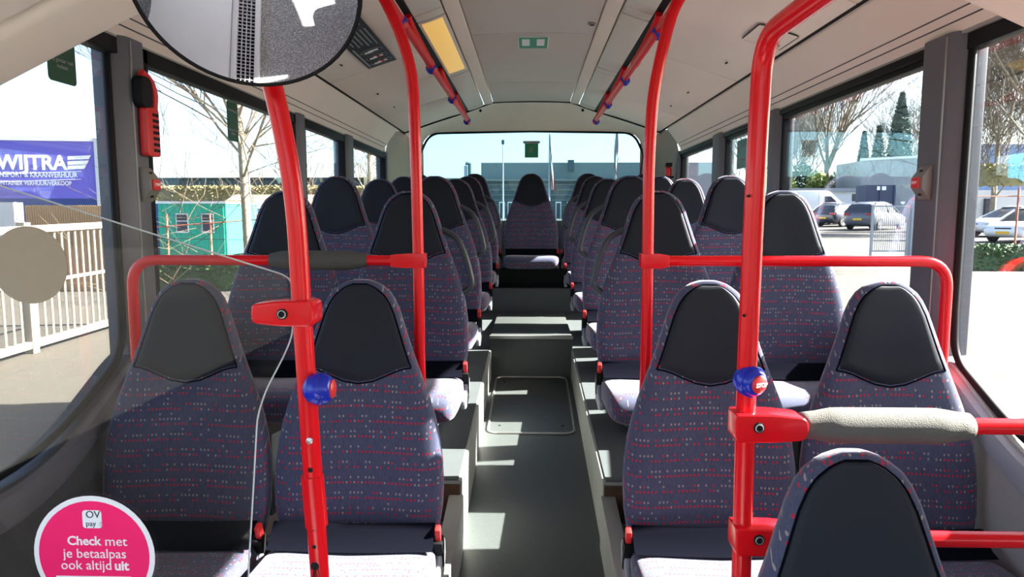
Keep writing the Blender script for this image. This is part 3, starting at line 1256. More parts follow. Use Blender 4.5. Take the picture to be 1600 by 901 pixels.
bt.lathe([(0.006, 0), (0.006, 0.003), (0.003, 0.004), (0.0025, 0.002), (0.0003, 0.002)], 14, axis_matrix(bp_, (0, -1, 0)))
bt.build('bolt', M['steel'], pole)
holes(pole, [(at(485, 734, fy), 0.0048), (at(486, 748, fy), 0.0018), (at(497, 747, fy + 0.004), 0.0018), (at(501, 792, fy + 0.008), 0.0055), (at(490, 827, fy), 0.0026), (at(491, 854, fy), 0.0038), (at(492, 884, fy), 0.0078)], (0, -1, 0))
# sleeve plate halfway down
sl_ = MB()
q0, q1 = at(488, 742, PY), at(495, 820, PY)
sl_.tube([q0, q1], 0.0205, 20)
sl_.build('repair_sleeve', M['red'], pole, angle=50)
# loose threads at the lowest hole
wr = MB()
random.seed(3)
for i in range(7):
    p0 = at(494 + random.uniform(-4, 4), 882, fy - 0.002)
    p1 = at(494 + random.uniform(-5, 8), 905 + random.uniform(-10, 8), fy - 0.008)
    mid = (p0 + p1) / 2 + Vector((random.uniform(-.006, .006), -0.006, 0))
    wr.tube([p0, mid, p1], 0.0006, 4)
wr.build('frayed_threads', M['black'], pole)

# front right pole
pd0 = at(1158, 901, PY)
pd1 = at(1166, 600, PY)
pd2 = at(1178, 330, PY)
pd3 = at(1185, 200, PY)
pcor = at(1193, 58, PY)
pend = pcor + Vector((0.012, -0.9, 0.0))
dn = pd0 + (pd0 - pd1).normalized() * 0.6
dn.z = -0.045
pole = empty('grab_pole', (dn.x, PY, -0.045), label='thick red pole bending over at its top, right of the aisle, with blue stop button', cat='pole', group='red poles')
pth = fillet([tuple(dn), tuple(pd0), tuple(pd1), tuple(pd2), tuple(pd3), tuple(pcor), tuple(pend), (pend.x + 0.05, pend.y - 0.35, pend.z - 0.5)], [0.05, 0.05, 0.05, 0.05, 0.085, 0.05], 9)
MB().tube(pth, 0.0172, 20).build('pole_tube', M['red'], pole, angle=50)
ball(pole, at(1172, 595, PY - 0.010), (0.42, -0.9, -0.05), 0.0285, lettering=True)
fy = PY - 0.0165
holes(pole, [(at(1170, 306, fy), 0.0024), (at(1163, 493, fy), 0.0024), (at(1190, 375, PY - 0.004), 0.0062)], (0.2, -1, 0))
RAILH = [(663, 1.0), (838, 1.0)]
for n_, (py, _) in enumerate(((663, 0), (838, 0))):
    zc = at(1180, py, PY).z
    xp = at(1165, py, PY).x
    xr = at(1255, py, PY).x
    ol = fillet([(xp - 0.025, zc + 0.026, 0), (xp + 0.045, zc + 0.0255, 0), (xr - 0.004, zc + 0.020, 0), (xr + 0.002, zc, 0), (xr - 0.004, zc - 0.021, 0), (xp + 0.045, zc - 0.0255, 0), (xp - 0.025, zc - 0.026, 0), (xp - 0.025, zc + 0.026, 0)], 0.012, 5)
    clamp(pole, [(q.x, q.y) for q in ol[:-1]], PY - 0.027, PY + 0.027, bolt=(at(1186, py, PY - 0.027).x, at(1186, py + 5, PY - 0.027).z))
    rail = empty('handrail', (0.8, PY, zc), label=('red handrail with light grey foam sleeve, from right pole towards the window' if n_ == 0 else
                 'plain lower red handrail, behind the nearest headrest'), cat='handrail', group='red cross rails')
    MB().tube([(xr - 0.004, PY, zc), (WX - 0.01, PY, zc)], 0.0145, 18).build('rail_tube', M['red'], rail, angle=50)
    if n_ == 0:
        x0, x1 = at(1249, py, PY).x, at(1517, py, PY).x
        L_ = x1 - x0
        sp_ = [(0.0, 0.019), (0.002, 0.0225), (0.012, 0.0240), (0.028, 0.0258), (0.044, 0.0292), (0.056, 0.0312), (0.066, 0.0317), (0.09, 0.0318), (L_ - 0.09, 0.0318), (L_ - 0.066, 0.0317), (L_ - 0.056, 0.0310), (L_ - 0.040, 0.0285), (L_ - 0.024, 0.0256), (L_ - 0.004, 0.0235), (L_, 0.019)]
        MB().lathe([(r_, h) for h, r_ in sp_], 28, axis_matrix((x0, PY, zc), (1, 0, 0))).build('foam_sleeve', M['foam'], rail, angle=60)

# second pair of poles, their tops run into the overhead rails
BY = 1.90
for s in (-1, 1):
    if s < 0:
        ks = [(656, 560), (654, 408), (650, 250), (645, 120), (630, 62), (603, 0)]
    else:
        ks = [(1010, 540), (1012, 408), (1014, 250), (1020, 150), (1034, 80), (1055, 0)]
    pts = [at(a, b, BY) for a, b in ks]
    base = Vector((pts[0].x, BY, -0.05))
    base = Vector((pts[0].x + (0.012 if s < 0 else -0.012), BY, fz(BY) if abs(pts[0].x) < 0.26 else -0.05))
    pole = empty('grab_pole', base, label='slimmer red pole standing behind the front %s seats, curving outward at its top' % ('left' if s < 0 else 'right'), cat='pole', group='red poles')
    seq = [base] + pts + [Vector((s * 0.47, BY + 0.03, 1.945)), Vector((s * 0.48, BY + 0.16, 1.972))]
    MB().tube(fillet([tuple(p_) for p_ in seq], 0.09, 5), 0.0158, 18).build('pole_tube', M['red'], pole, angle=50)
    zc = at(800, 407, BY).z
    xp = pts[1].x
    xo = at(612 if s < 0 else 1044, 407, BY).x
    d_ = -1 if s < 0 else 1
    ol = fillet([(xp - d_ * 0.021, zc + 0.020, 0), (xp + d_ * 0.03, zc + 0.020, 0), (xo, zc + 0.0165, 0), (xo, zc - 0.0165, 0), (xp + d_ * 0.03, zc - 0.020, 0), (xp - d_ * 0.021, zc - 0.020, 0), (xp - d_ * 0.021, zc + 0.020, 0)], 0.004, 3)
    clamp(pole, [(q.x, q.y) for q in ol[:-1]], BY - 0.022, BY + 0.022, bevel=0.005)
    # barrier rail to the wall side
    xe = at(205 if s < 0 else 1482, 407, BY).x
    rail = empty('handrail', (xe, BY, -0.05), label='red barrier rail bending down by the %s window pillar%s' % ('left' if s < 0 else 'right', ', with dark grey sleeve' if s < 0 else ''), cat='handrail', group='red cross rails')
    pth = fillet([(xo - d_ * 0.002, BY, zc), (xe, BY, zc), (xe + d_ * 0.004, BY, -0.05)], 0.075, 8)
    MB().tube(pth, 0.0148, 18).build('rail_tube', M['red'], rail, angle=50)
    if s < 0:
        x0, x1 = at(439, py, BY).x, at(584, py, BY).x
        L_ = x1 - x0
        sp_ = [(0.0, 0.019), (0.005, 0.0205), (0.03, 0.0255), (0.05, 0.0275), (L_ - 0.055, 0.0275), (L_ - 0.03, 0.024), (L_ - 0.006, 0.019), (L_, 0.017)]
        MB().lathe([(r_, h) for h, r_ in sp_], 26, axis_matrix((x0, BY, zc), (1, 0, 0))).build('foam_sleeve', M['darkfoam'], rail, angle=60)
    # overhead rail
    oh = empty('overhead_handrail', (s * 0.48, 3.6, 1.972), label='long red overhead handrail with blue stop buttons under the %s ceiling lamps' % ('left' if s < 0 else 'right'), cat='handrail', group='overhead rails')
    pth = [(s * 0.48, BY + 0.15, 1.972), (s * 0.48, 3.5, 1.972), (s * 0.48, 5.15, 1.972), (s * 0.478, 5.27, 1.962)]
    MB().tube(pth, 0.0165, 16).build('rail_tube', M['redrail'], oh, angle=50)
    for yb in (3.12, 4.20, 5.02):
        q = MB()
        q.tube(fillet([(s * 0.536, yb - 0.10, 2.118), (s * 0.532, yb - 0.04, 2.085), (s * 0.487, yb + 0.12, 1.99), (s * 0.482, yb + 0.2, 1.976)], 0.05, 4), [0.016] * 2 + [0.0185] * 8 + [0.021] * 2, 12)
        q.build('bracket', M['redrail'], oh, angle=50)
    for yb in ((2.55, 3.33, 4.2, 5.17) if s < 0 else (2.72, 3.65, 4.43, 5.2)):
        ball(oh, (s * 0.48, yb, 1.962), (-s * 0.8, -0.2, -0.6), 0.027)

# ================================================================= ROUND MIRROR
MC = at(388, -17, 1.0)
to_cam = (CAM - MC).normalized()
to_floor = (Vector((-0.42, 0.38, 0.0)) - MC).normalized()
mn = (to_cam + to_floor).normalized()
Mm = axis_matrix(MC, mn)
mir = empty('round_mirror', MC, label='round convex mirror in a thin black rim, under the front ceiling at left', cat='mirror')
cap = MB()
RS, MR = 1.5, 0.155
prof = []
for i in range(13):
    r_ = max(0.0005, MR * i / 12)
    prof.append((r_, math.sqrt(RS * RS - r_ * r_) - math.sqrt(RS * RS - MR * MR)))
cap.loops([[Mm @ Vector((r_ * math.cos(2 * PI * k_ / 48), r_ * math.sin(2 * PI * k_ / 48), h)) for k_ in range(48)] for r_, h in prof], cap0=True, cap1=False)
cap.build('mirror_glass', M['mirror'], mir, angle=80)
rim = MB()
rim.tube([Mm @ Vector((MR * math.cos(2 * PI * k_ / 64), MR * math.sin(2 * PI * k_ / 64), -0.002)) for k_ in range(64)], 0.0042, 8, closed=True)
rim.build('rim', M['black'], mir)
hs = MB()
hs.lathe([(MR * 0.99, -0.003), (MR * 0.95, -0.02), (MR * 0.6, -0.045), (MR * 0.15, -0.055), (0.0005, -0.055)], 40, Mm)
hs.build('housing', M['black'], mir)
ar = MB()
ar.tube(fillet([tuple(Mm @ Vector((0, 0, -0.05))), tuple(Mm @ Vector((0, 0, -0.12))), (MC.x, MC.y + 0.1, 1.86)], 0.04, 5), 0.009, 10)
ar.build('mounting_arm', M['black'], mir)

# things on the front left that the mirror shows: grey platform panels and a heater grille
GA = R(20)          # the heater box stands askew beside the driver's place
GO = Vector((-0.42, 0.38, 0.0))


def askew(mb):
    ca, sa = math.cos(GA), math.sin(GA)
    mb.v = [Vector((GO.x + p.x * ca - p.y * sa, GO.y + p.x * sa + p.y * ca, p.z)) for p in mb.v]
    return mb


pl = askew(MB().bounds(-0.56, -0.085, 0.064, 0.66, -0.05, 0.02)).build('driver_platform', M['panelgrey'], bevel=0.006)
tag(pl, 'light grey platform panel beside the grille, seen in the round mirror', 'platform')
askew(MB().bounds(-0.56, -0.085, -0.66, 0.056, -0.05, 0.02)).build('platform_panel', M['panelgrey'], pl, bevel=0.006)
gl = empty('floor_grille', (GO.x, GO.y, -0.05), label='long light grey heater grille with small square openings, seen in the round mirror', cat='grille')
fg = MB()
fg.bounds(-0.082, -0.050, -0.66, 0.66, -0.05, 0.026)
fg.bounds(0.050, 0.078, -0.66, 0.66, -0.05, 0.026)
askew(fg).build('grille_frame', M['panelgrey'], gl, bevel=0.003)
askew(MB().bounds(-0.05, 0.05, -0.66, 0.66, -0.05, -0.01)).build('grille_back', M['hole'], gl)
gb = MB()
for i in range(1, 4):
    x = -0.05 + 0.025 * i
    gb.bounds(x - 0.0017, x + 0.0017, -0.66, 0.66, -0.01, 0.018)
y = -0.66
while y < 0.66:
    gb.bounds(-0.05, 0.05, y - 0.0017, y + 0.0017, -0.01, 0.018)
    y += 0.025
gbo = askew(gb).build('grille_bars', M['panelgrey'], gl, smooth=False)
gbo['kind'] = 'stuff'

# ================================================================= GLASS SCREEN AND ITS STICKERS
SY = 1.235
scr = empty('glass_screen', (-0.8, SY, -0.05), label='smoked glass partition with sloping top edge, held by the left red pole', cat='screen')
e_top = [at(0, 290, SY), at(200, 353, SY), at(440, 428, SY)]
e_side = [at(455, 437, SY), at(458, 520, SY), at(445, 553, SY), at(415, 610, SY), at(402, 650, SY), at(396, 760, SY), at(388, 893, SY)]
lx = -1.18
slope = (e_top[1].z - e_top[0].z) / (e_top[1].x - e_top[0].x)
line = [Vector((lx, SY, e_top[0].z + slope * (lx - e_top[0].x)))] + e_top + e_side + [Vector((e_side[-1].x - 0.01, SY, 0.05))]
line = fillet([tuple(p_) for p_ in line], 0.02, 4)
out = [(p_.x, p_.z) for p_ in line] + [(lx, 0.05)]
gm = MB()
gm.prism(out, lambda a, b, d: Vector((a, d, b)), SY - 0.003, SY + 0.003)
gm.build('pane', M['screen'], scr, smooth=False)
ed = MB()
ed.tube([Vector((p_.x, SY, p_.z)) for p_ in line], 0.0016, 6)
eo = ed.build('polished_edge', M['screenedge'], scr)
eo['label'] = 'bright polished glass edge'


def disc(mb, c, r_, y0, y1, n=48):
    mb.prism([(c.x + r_ * math.cos(2 * PI * k_ / n), c.z + r_ * math.sin(2 * PI * k_ / n)) for k_ in range(n)], lambda a, b, d: Vector((a, d, b)), y0, y1)
    return mb


yb = SY - 0.003
sc = at(148, 866, yb)
st = empty('payment_sticker', sc, label='round pink sticker with white rim and white lettering on the glass screen', cat='sticker')
rr = (at(242, 866, yb).x - at(54, 866, yb).x) / 2
disc(MB(), sc, rr, yb - 0.0012, yb - 0.0002).build('rim', M['white'], st)
disc(MB(), sc, rr * 0.915, yb - 0.0018, yb - 0.001).build('pink_disc', M['pink'], st)
lg_c = at(145, 810, yb)
lb = MB()
lb.prism(rrect(lg_c.x - 0.0185, lg_c.x + 0.0185, lg_c.z - 0.0178, lg_c.z + 0.0178, 0.006), lambda a, b, d: Vector((a, d, b)), yb - 0.0024, yb - 0.0016)
lbo = lb.build('logo_plate', M['white'], st, smooth=False)
tr_ = (R(90), 0, 0)
text('OV', 0.0200, M['navy'], lbo, at(145, 804, yb - 0.0026), tr_)
text('pay', 0.0145, M['navy'], lbo, at(142, 818, yb - 0.0026), tr_)
text(':)', 0.0115, M['postergrey'], lbo, at(157, 818, yb - 0.0026), tr_)
yt = yb - 0.0021
text('Check', 0.0250, M['white'], st, at(131, 845, yt), tr_, bold=0.02, wide=1.0)
text('met', 0.0265, M['white'], st, at(181, 846, yt), tr_, wide=1.05)
text('je betaalpas', 0.0265, M['white'], st, at(148, 865, yt), tr_, wide=1.0)
text('ook altijd', 0.0265, M['white'], st, at(135, 883, yt), tr_, wide=1.0)
text('uit', 0.0265, M['white'], st, at(190, 884, yt), tr_, bold=0.028)
ln = MB().bounds(at(88, 900, yt).x, at(205, 900, yt).x, yt - 0.0004, yt + 0.0003, at(100, 905, yt).z, at(100, 899, yt).z)
ln.build('white_bar', M['white'], st)
bc_ = at(46, 414, yb)
rb = (at(107, 414, yb).x - at(-12, 414, yb).x) / 2
bk = disc(MB(), bc_, rb, yb - 0.0012, yb - 0.0002).build('round_sticker', M['tan'])
tag(bk, 'plain round tan sticker on the upper part of the glass screen', 'sticker')

# ================================================================= FITTINGS ON THE WALLS AND CEILING
# emergency hammer in its holder, left pillar
hx = -WX + 0.02
hc = Vector((hx, 1.99, 1.60))
hb = empty('emergency_hammer', (hx, 2.02, 1.56), label='red emergency hammer in its holder on the left window pillar', cat='hammer')
m_ = MB()
m_.prism(rrect(2.005, 2.065, 1.585, 1.675, 0.02), lambda a, b, d: Vector((d, a, b)), hx + 0.0, hx + 0.032)
m_.build('holder', M['black'], hb, bevel=0.006)
m_ = MB()
m_.prism(rrect(2.03, 2.10, 1.445, 1.59, 0.012), lambda a, b, d: Vector((d, a, b)), hx + 0.004, hx + 0.028)
m_.build('red_handle', M['redplastic'], hb, bevel=0.004)
m_ = MB()
for i in range(7):
    m_.bounds(hx + 0.02, hx + 0.0295, 2.062, 2.094, 1.459 + i * 0.0175, 1.468 + i * 0.0175)
m_.build('handle_slots', M['hole'], hb)
m_ = MB()
m_.tube(fillet([(hx + 0.02, 2.085, 1.58), (hx + 0.022, 2.09, 1.64), (hx + 0.024, 2.06, 1.672), (hx + 0.018, 2.03, 1.685)], 0.02, 4), 0.011, 10)
m_.build('hammer_neck', M['redplastic'], hb)

# stop request units on the first pillars
for s in (-1, 1):
    x0 = s * (WX - 0.02)
    yc = 2.052 if s < 0 else 2.085
    zc = 1.365 if s > 0 else 1.36
    ro = empty('stop_request_button', (x0, yc, zc), label='grey stop request unit with square red button on the %s window pillar' % ('left' if s < 0 else 'right'), cat='button', group='stop buttons on pillars')
    m_ = MB()
    prof = [(-0.052, 0.0), (-0.05, 0.006), (-0.018, 0.030), (0.018, 0.030), (0.05, 0.006), (0.052, 0.0)]
    m_.loops([[Vector((x0 - s * h, yy, zc + a)) for a, h in prof] for yy in (yc - 0.028, yc + 0.028)])
    m_.build('housing', M['stopgrey'], ro, bevel=0.003)
    m_ = MB().bounds(x0 - s * 0.028, x0 - s * 0.036, yc - 0.016, yc + 0.022, zc - 0.016, zc + 0.016)
    bo = m_.build('push_button', M['redplastic'], ro, bevel=0.003)
    bo['label'] = 'red square push button'
    text('STOP', 0.011, M['white'], bo, (x0 - s * 0.0363, yc + 0.003, zc), (R(90), 0, R(90 if s < 0 else -90)), bold=0.02)
    m_ = MB()
    for dz in (-0.035, 0.035):
        m_.box((x0 - s * 0.0175, yc, zc + dz), (0.008, 0.010, 0.006))
    m_.build('fixing_screws', M['hole'], ro)

# green emergency stickers on the panes
def pane_sticker(s, y0, y1, z0, z1, label):
    x = s * (WX + 0.0165)
    ro = empty('window_sticker', (x, (y0 + y1) / 2, z0), label=label, cat='sticker', group='green emergency stickers')
    m_ = MB()
    m_.prism(rrect(y0, y1, z0, z1, 0.012), lambda a, b, d: Vector((d, a, b)), x - 0.0008, x)
    m_.build('green_sheet', M['green'], ro, smooth=False)
    rot = (R(90), 0, R(90 if s < 0 else -90))
    yc = (y0 + y1) / 2
    h = z1 - z0
    xx = x - s * 0.0012
    w_ = abs(y1 - y0)
    text('Nooduitgang', w_ / 6.4, M['postergrey'], ro, (xx, yc, z1 - h * 0.22), rot)
    text('bij gevaar ruit\ninslaan', w_ / 7.0, M['postergrey'], ro, (xx, yc, z0 + h * 0.24), rot)
    return ro


lwx = -(WX + 0.02)


def on_side(px, py, x):
    d = ray(px, py)
    return CAM + d * ((x - CAM.x) / d.x)


qa, qb = on_side(352, 150, lwx), on_side(371, 203, lwx)
pane_sticker(-1, qa.y, qb.y, 1.565, 1.72, 'green emergency exit sticker on the left window with the bare tree')
qa, qb = on_side(72, 100, lwx), on_side(118, 130, lwx)
pane_sticker(-1, qa.y, qb.y, qb.z - 0.01, qb.z + 0.19, 'green emergency sticker on the front left window, cut by the arch')
qa, qb = on_side(1154, 200, -lwx), on_side(1168, 230, -lwx)
pane_sticker(1, qb.y, qa.y, 1.535, 1.70, 'green emergency sticker on the right window behind the bent pole')
# rear window sticker
q0, q1 = at(820, 224, RY - 0.0), at(841, 246, RY - 0.0)
ro = empty('window_sticker', (0, RY, q1.z), label='small square green sticker with a running figure on the rear window', cat='sticker')
m_ = MB().bounds(q0.x, q1.x, RY + 0.006, RY + 0.0095, q1.z, q0.z)
m_.build('green_sheet', M['signgreen'], ro)
m_ = MB().bounds(q0.x - 0.015, q1.x + 0.015, RY + 0.004, RY + 0.009, q0.z, q0.z + 0.022)
m_.build('white_strip', M['postergrey'], ro)
m_ = MB()
cx, cz = (q0.x + q1.x) / 2, (q0.z + q1.z) / 2
for (a, b) in (((0.0, 0.02), (-0.008, 0.0)), ((-0.008, 0.0), (0.012, -0.018)), ((-0.008, 0.0), (-0.022, -0.016)), ((0.0, 0.016), (0.02, 0.006)), ((0.0, 0.016), (-0.02, 0.012))):
    m_.tube([(cx + a[0], RY + 0.005, cz + a[1]), (cx + b[0], RY + 0.005, cz + b[1])], 0.0035, 6)
m_.lathe([(0.0055, -0.001), (0.0055, 0.001)], 10, axis_matrix((cx + 0.004, RY + 0.005, cz + 0.03), (0, -1, 0)))
m_.build('running_figure', M['postergrey'], ro)

# green exit sign on the ceiling
ro = empty('exit_sign', (0.005, 3.84, 2.203), label='flat green and white emergency sign on the ceiling centre panel', cat='sign')
MB().bounds(-0.078, 0.088, 3.72, 3.97, 2.2005, 2.2035).build('white_border', M['white'], ro)
MB().bounds(-0.073, 0.083, 3.727, 3.963, 2.1995, 2.202).build('green_field', M['signgreen'], ro)
m_ = MB()
for x in (-0.035, 0.045):
    m_.bounds(x - 0.021, x + 0.021, 3.76, 3.90, 2.1988, 2.2005)
m_.build('white_squares', M['white'], ro)

# black safety poster on the left side panel
ang = math.atan2(2.116 - 1.956, 1.06 - 0.552)


def on_panel(x, y, lift):
    z = 2.116 + (abs(x) - 0.552) * (1.956 - 2.116) / (1.06 - 0.552)
    n = Vector((-math.copysign(math.sin(ang), x), 0, -math.cos(ang)))
    return Vector((x, y, z)) + n * lift


def panel_slab(mb, x0, x1, y0, y1, l0, l1):
    rings = []
    for l in (l0, l1):
        rings.append([on_panel(x, y, l) for x, y in ((x0, y0), (x1, y0), (x1, y1), (x0, y1))])
    return mb.loops(rings)


ro = empty('safety_poster', on_panel(-0.77, 3.2, 0), label='black safety poster with three oval pictograms on the left ceiling panel', cat='poster')
panel_slab(MB(), -0.70, -0.845, 2.78, 3.60, 0.003, 0.007).build('black_sheet', M['poster'], ro)
m_ = MB()
for i in range(6):
    x = -0.715 - i * 0.0195
    panel_slab(m_, x, x - 0.006, 2.98, 3.24 - (0.03 if i % 2 else 0.0) - 0.02 * i * 0.3, 0.0065, 0.008)
panel_slab(m_, -0.72, -0.735, 2.82, 2.92, 0.0065, 0.008)
panel_slab(m_, -0.826, -0.834, 3.22, 3.57, 0.0065, 0.008)
m_.build('text_lines', M['postergrey'], ro)
m_ = MB()
for yc in (3.32, 3.43, 3.53):
    ring = [on_panel(-0.765 + 0.052 * math.cos(2 * PI * k_ / 24), yc + 0.038 * math.sin(2 * PI * k_ / 24), 0.0075) for k_ in range(24)]
    m_.tube(ring, 0.0014, 5, closed=True)
m_.build('oval_outlines', M['postergrey'], ro)
m_ = MB()
for yc in (3.32, 3.43, 3.53):
    panel_slab(m_, -0.735, -0.78, yc - 0.012, yc + 0.012, 0.0065, 0.008)
    panel_slab(m_, -0.765, -0.80, yc - 0.002, yc + 0.020, 0.0065, 0.0082)
m_.build('pictograms', M['white'], ro)
m_ = MB()
for yc in (3.43, 3.53):
    panel_slab(m_, -0.75, -0.765, yc - 0.015, yc + 0.016, 0.0075, 0.0086)
m_.build('red_marks', M['redplastic'], ro)

# service cover on the right side panel
ro = empty('service_cover', on_panel(0.96, 2.88, 0), label='small rectangular pale cover on the right ceiling panel behind the bent pole', cat='cover')
x0, x1, y0, y1 = 0.885, 1.035, 2.78, 3.0
panel_slab(MB(), x0, x1, y0, y1, 0.0025, 0.006).build('plate', M['ceiling'], ro, bevel=0.0015)
m_ = MB()
m_.tube([on_panel(a, b, 0.003) for a, b in rrect(x0 - 0.003, x1 + 0.003, y0 - 0.003, y1 + 0.003, 0.015)], 0.0025, 6, closed=True)
m_.build('gap_line', M['frame'], ro)
panel_slab(MB(), 0.975, 1.02, 2.93, 2.965, 0.0055, 0.0085).build('latch', M['postergrey'], ro)
panel_slab(MB(), 0.97, 1.025, 2.972, 2.977, 0.0055, 0.0075).build('red_stripe', M['redplastic'], ro)

# red first-aid / extinguisher unit in the right rear corner
p_ = at(1046, 268, 5.62)
ro = empty('extinguisher', (p_.x, 5.66, p_.z - 0.14), label='small red extinguisher bottle in the right rear corner', cat='extinguisher')
m_ = MB().lathe([(0.0005, -0.10), (0.022, -0.10), (0.026, -0.09), (0.026, 0.02), (0.02, 0.036), (0.012, 0.042), (0.0005, 0.042)], 16, Matrix.Translation((p_.x, 5.66, p_.z)))
m_.build('bottle', M['redplastic'], ro)
m_ = MB().bounds(p_.x - 0.025, p_.x + 0.025, 5.63, 5.68, p_.z + 0.042, p_.z + 0.072)
m_.build('valve', M['black'], ro, bevel=0.004)
m_ = MB().bounds(p_.x - 0.036, p_.x + 0.036, 5.62, 5.70, p_.z - 0.05, p_.z - 0.035)
m_.build('strap', M['black'], ro)

# ================================================================= OUTSIDE
def gz(y):
    return -0.48 + 0.0216 * y


g = MB()
g.grid([[Vector((x, y, gz(y))) for x in (-160, -40, 40, 160)] for y in (-60, 0, 60, 160)])
go = g.build('ground', M['ground'], fix=False)
tag(go, kind='structure')


def ext(px, Y):
    d = ray(px, 312)
    return CAM.x + d.x * Y / d.y


def zat(py, px, Y):
    return at(px, py, Y).z


def frame_root(name, x, y, rz, label, cat, group=None):
    return empty(name, (x, y, gz(y)), rz, label, cat, group)


# --- trailer with the purple advertising side
TY = 20.0
x1 = ext(152, TY)
zt, zb = zat(221, 152, TY), zat(310, 152, TY)
x0 = x1 - 9.0
tw = empty('sign_trailer', (x1 - 4, TY, gz(TY)), label='purple side of a parked trailer with white lettering, behind the white gate', cat='trailer')
SL = 0.055


def tpt(x, z):       # the sheet leans slightly in the picture: its left end stands nearer
    return Vector((x, TY - (x1 - x) * 0.18, z))


m_ = MB()
m_.loops([[tpt(x0, z), tpt(x1, z), tpt(x1, z) + Vector((0, 1.6, 0)), tpt(x0, z) + Vector((0, 1.6, 0))] for z in (zb, zt)])
m_.build('purple_side', M['purple'], tw)
m_ = MB().loops([[tpt(x0, z) + Vector((0, -0.03, 0)), tpt(x1 + .02, z) + Vector((0, -0.03, 0)), tpt(x1 + .02, z) + Vector((0, 1.6, 0)), tpt(x0, z) + Vector((0, 1.6, 0))] for z in (zt, zt + 0.12)])
m_.build('top_rail', M['whitewall'], tw)
m_ = MB()
m_.bounds(x1 + 0.02, x1 + 0.12, TY - 0.04, TY + 0.3, zb - 0.3, zt + 0.1)
m_.build('corner_post', M['whitewall'], tw)
m_ = MB()
m_.bounds(x1 + 0.12, x1 + 0.42, TY, TY + 1.8, zb - 0.6, zt + 0.0)
m_.build('blue_end', M['cyan'], tw)
m_ = MB()
m_.loops([[tpt(x0, z), tpt(x1 + 0.1, z), tpt(x1 + .1, z) + Vector((0, 1.5, 0)), tpt(x0, z) + Vector((0, 1.5, 0))] for z in (zb - 0.75, zb)])
m_.build('chassis', M['dblue'], tw)
ta = math.atan2(0.18, 1.0)


def tsign(body, px, py, size, bold=0.0, wide=1.0, shear=0.0):
    d = ray(px, py)
    # intersect with the leaning sheet
    n = Vector((0.18, -1, 0)).normalized()
    p0 = tpt(x1, 0) + n * 0.02
    tt = (p0 - CAM).dot(n) / d.dot(n)
    text(body, size, M['white'], tw, CAM + d * tt, (R(90), 0, ta), align='RIGHT', bold=bold, wide=wide, shear=shear)
    return CAM + d * tt


S1 = TY / 1067.0
tsign('WIJTRA', 104, 255.3, 31 * S1, bold=0.03, wide=0.93)
tsign('TRANSPORT & KRAANVERHUUR', 121, 273.6, 11.4 * S1, bold=0.012, wide=0.76)
tsign('CONTAINER VERHUUR/VERKOOP', 112, 286.6, 9.4 * S1, bold=0.012, wide=0.78)
wg = MB()
for i, (yl, xr) in enumerate(((247, 140), (255, 137), (262, 133))):
    q = []
    for px, py in ((106, yl - 3.0), (xr + 2, yl - 4.6), (xr - 1, yl + 1.6), (106, yl + 2.6)):
        d = ray(px, py)
        n = Vector((0.18, -1, 0)).normalized()
        p0 = tpt(x1, 0) + n * 0.02
        q.append(CAM + d * ((p0 - CAM).dot(n) / d.dot(n)))
    wg.loops([q, [v + Vector((0, -0.01, 0)) for v in q]])
for y_ in (267.6, 279.8):
    q = []
    for px, py in ((-60, y_ + 6.0), (127, y_ - 0.4), (127, y_ + 0.4), (-60, y_ + 6.9)):
        d = ray(px, py)
        n = Vector((0.18, -1, 0)).normalized()
        p0 = tpt(x1, 0) + n * 0.02
        q.append(CAM + d * ((p0 - CAM).dot(n) / d.dot(n)))
    wg.loops([q, [v + Vector((0, -0.01, 0)) for v in q]])
wg.build('wing_emblem', M['white'], tw, smooth=False)

# --- white sliding gate beside the bus, left
GX = -5.75
gt = empty('white_gate', (GX, 7.5, gz(7.5)), label='white barred sliding gate on the paving beyond the front left window', cat='gate')
gy0, gy1 = 5.6, 9.5
m_ = MB()
for zz in (0.10, 1.42):
    m_.loops([[Vector((GX + dx, y, gz(y) + zz + dz)) for dx, dz in ((-0.04, -0.04), (0.04, -0.04), (0.04, 0.04), (-0.04, 0.04))] for y in (gy0, gy1)])
m_.loops([[Vector((GX + dx, y, gz(y) + 0.80 + dz)) for dx, dz in ((-0.015, -0.02), (0.015, -0.02), (0.015, 0.02), (-0.015, 0.02))] for y in (gy0, gy1)])
m_.build('gate_rails', M['gatewhite'], gt)
for y in (gy0, 7.62, gy1):
    MB().bounds(GX - 0.05, GX + 0.05, y - 0.05, y + 0.05, gz(y), gz(y) + 1.5).build('gate_post', M['gatewhite'], gt)
n_ = int((gy1 - gy0) / 0.125)
bar0 = None
for i in range(1, n_):
    y = gy0 + (gy1 - gy0) * i / n_
    if bar0 is None:
        bar0 = MB().tube([(GX, y, gz(y) + 0.1), (GX, y, gz(y) + 1.42)], 0.013, 6).build('bar', M['gatewhite'], gt)
        by = y
    else:
        c = bar0.copy()
        col.objects.link(c)
        c.parent = gt
        c.location = (0, y - by, gz(y) - gz(by))
# white pillar-like panel left of the gate
m_ = MB().bounds(ext(20, 15) - 3.5, ext(20, 15), 15, 15.3, gz(15), 1.55)
wp = m_.build('white_hoarding', M['whitewall'])
tag(wp, 'plain white hoarding standing behind the white gate', 'hoarding')
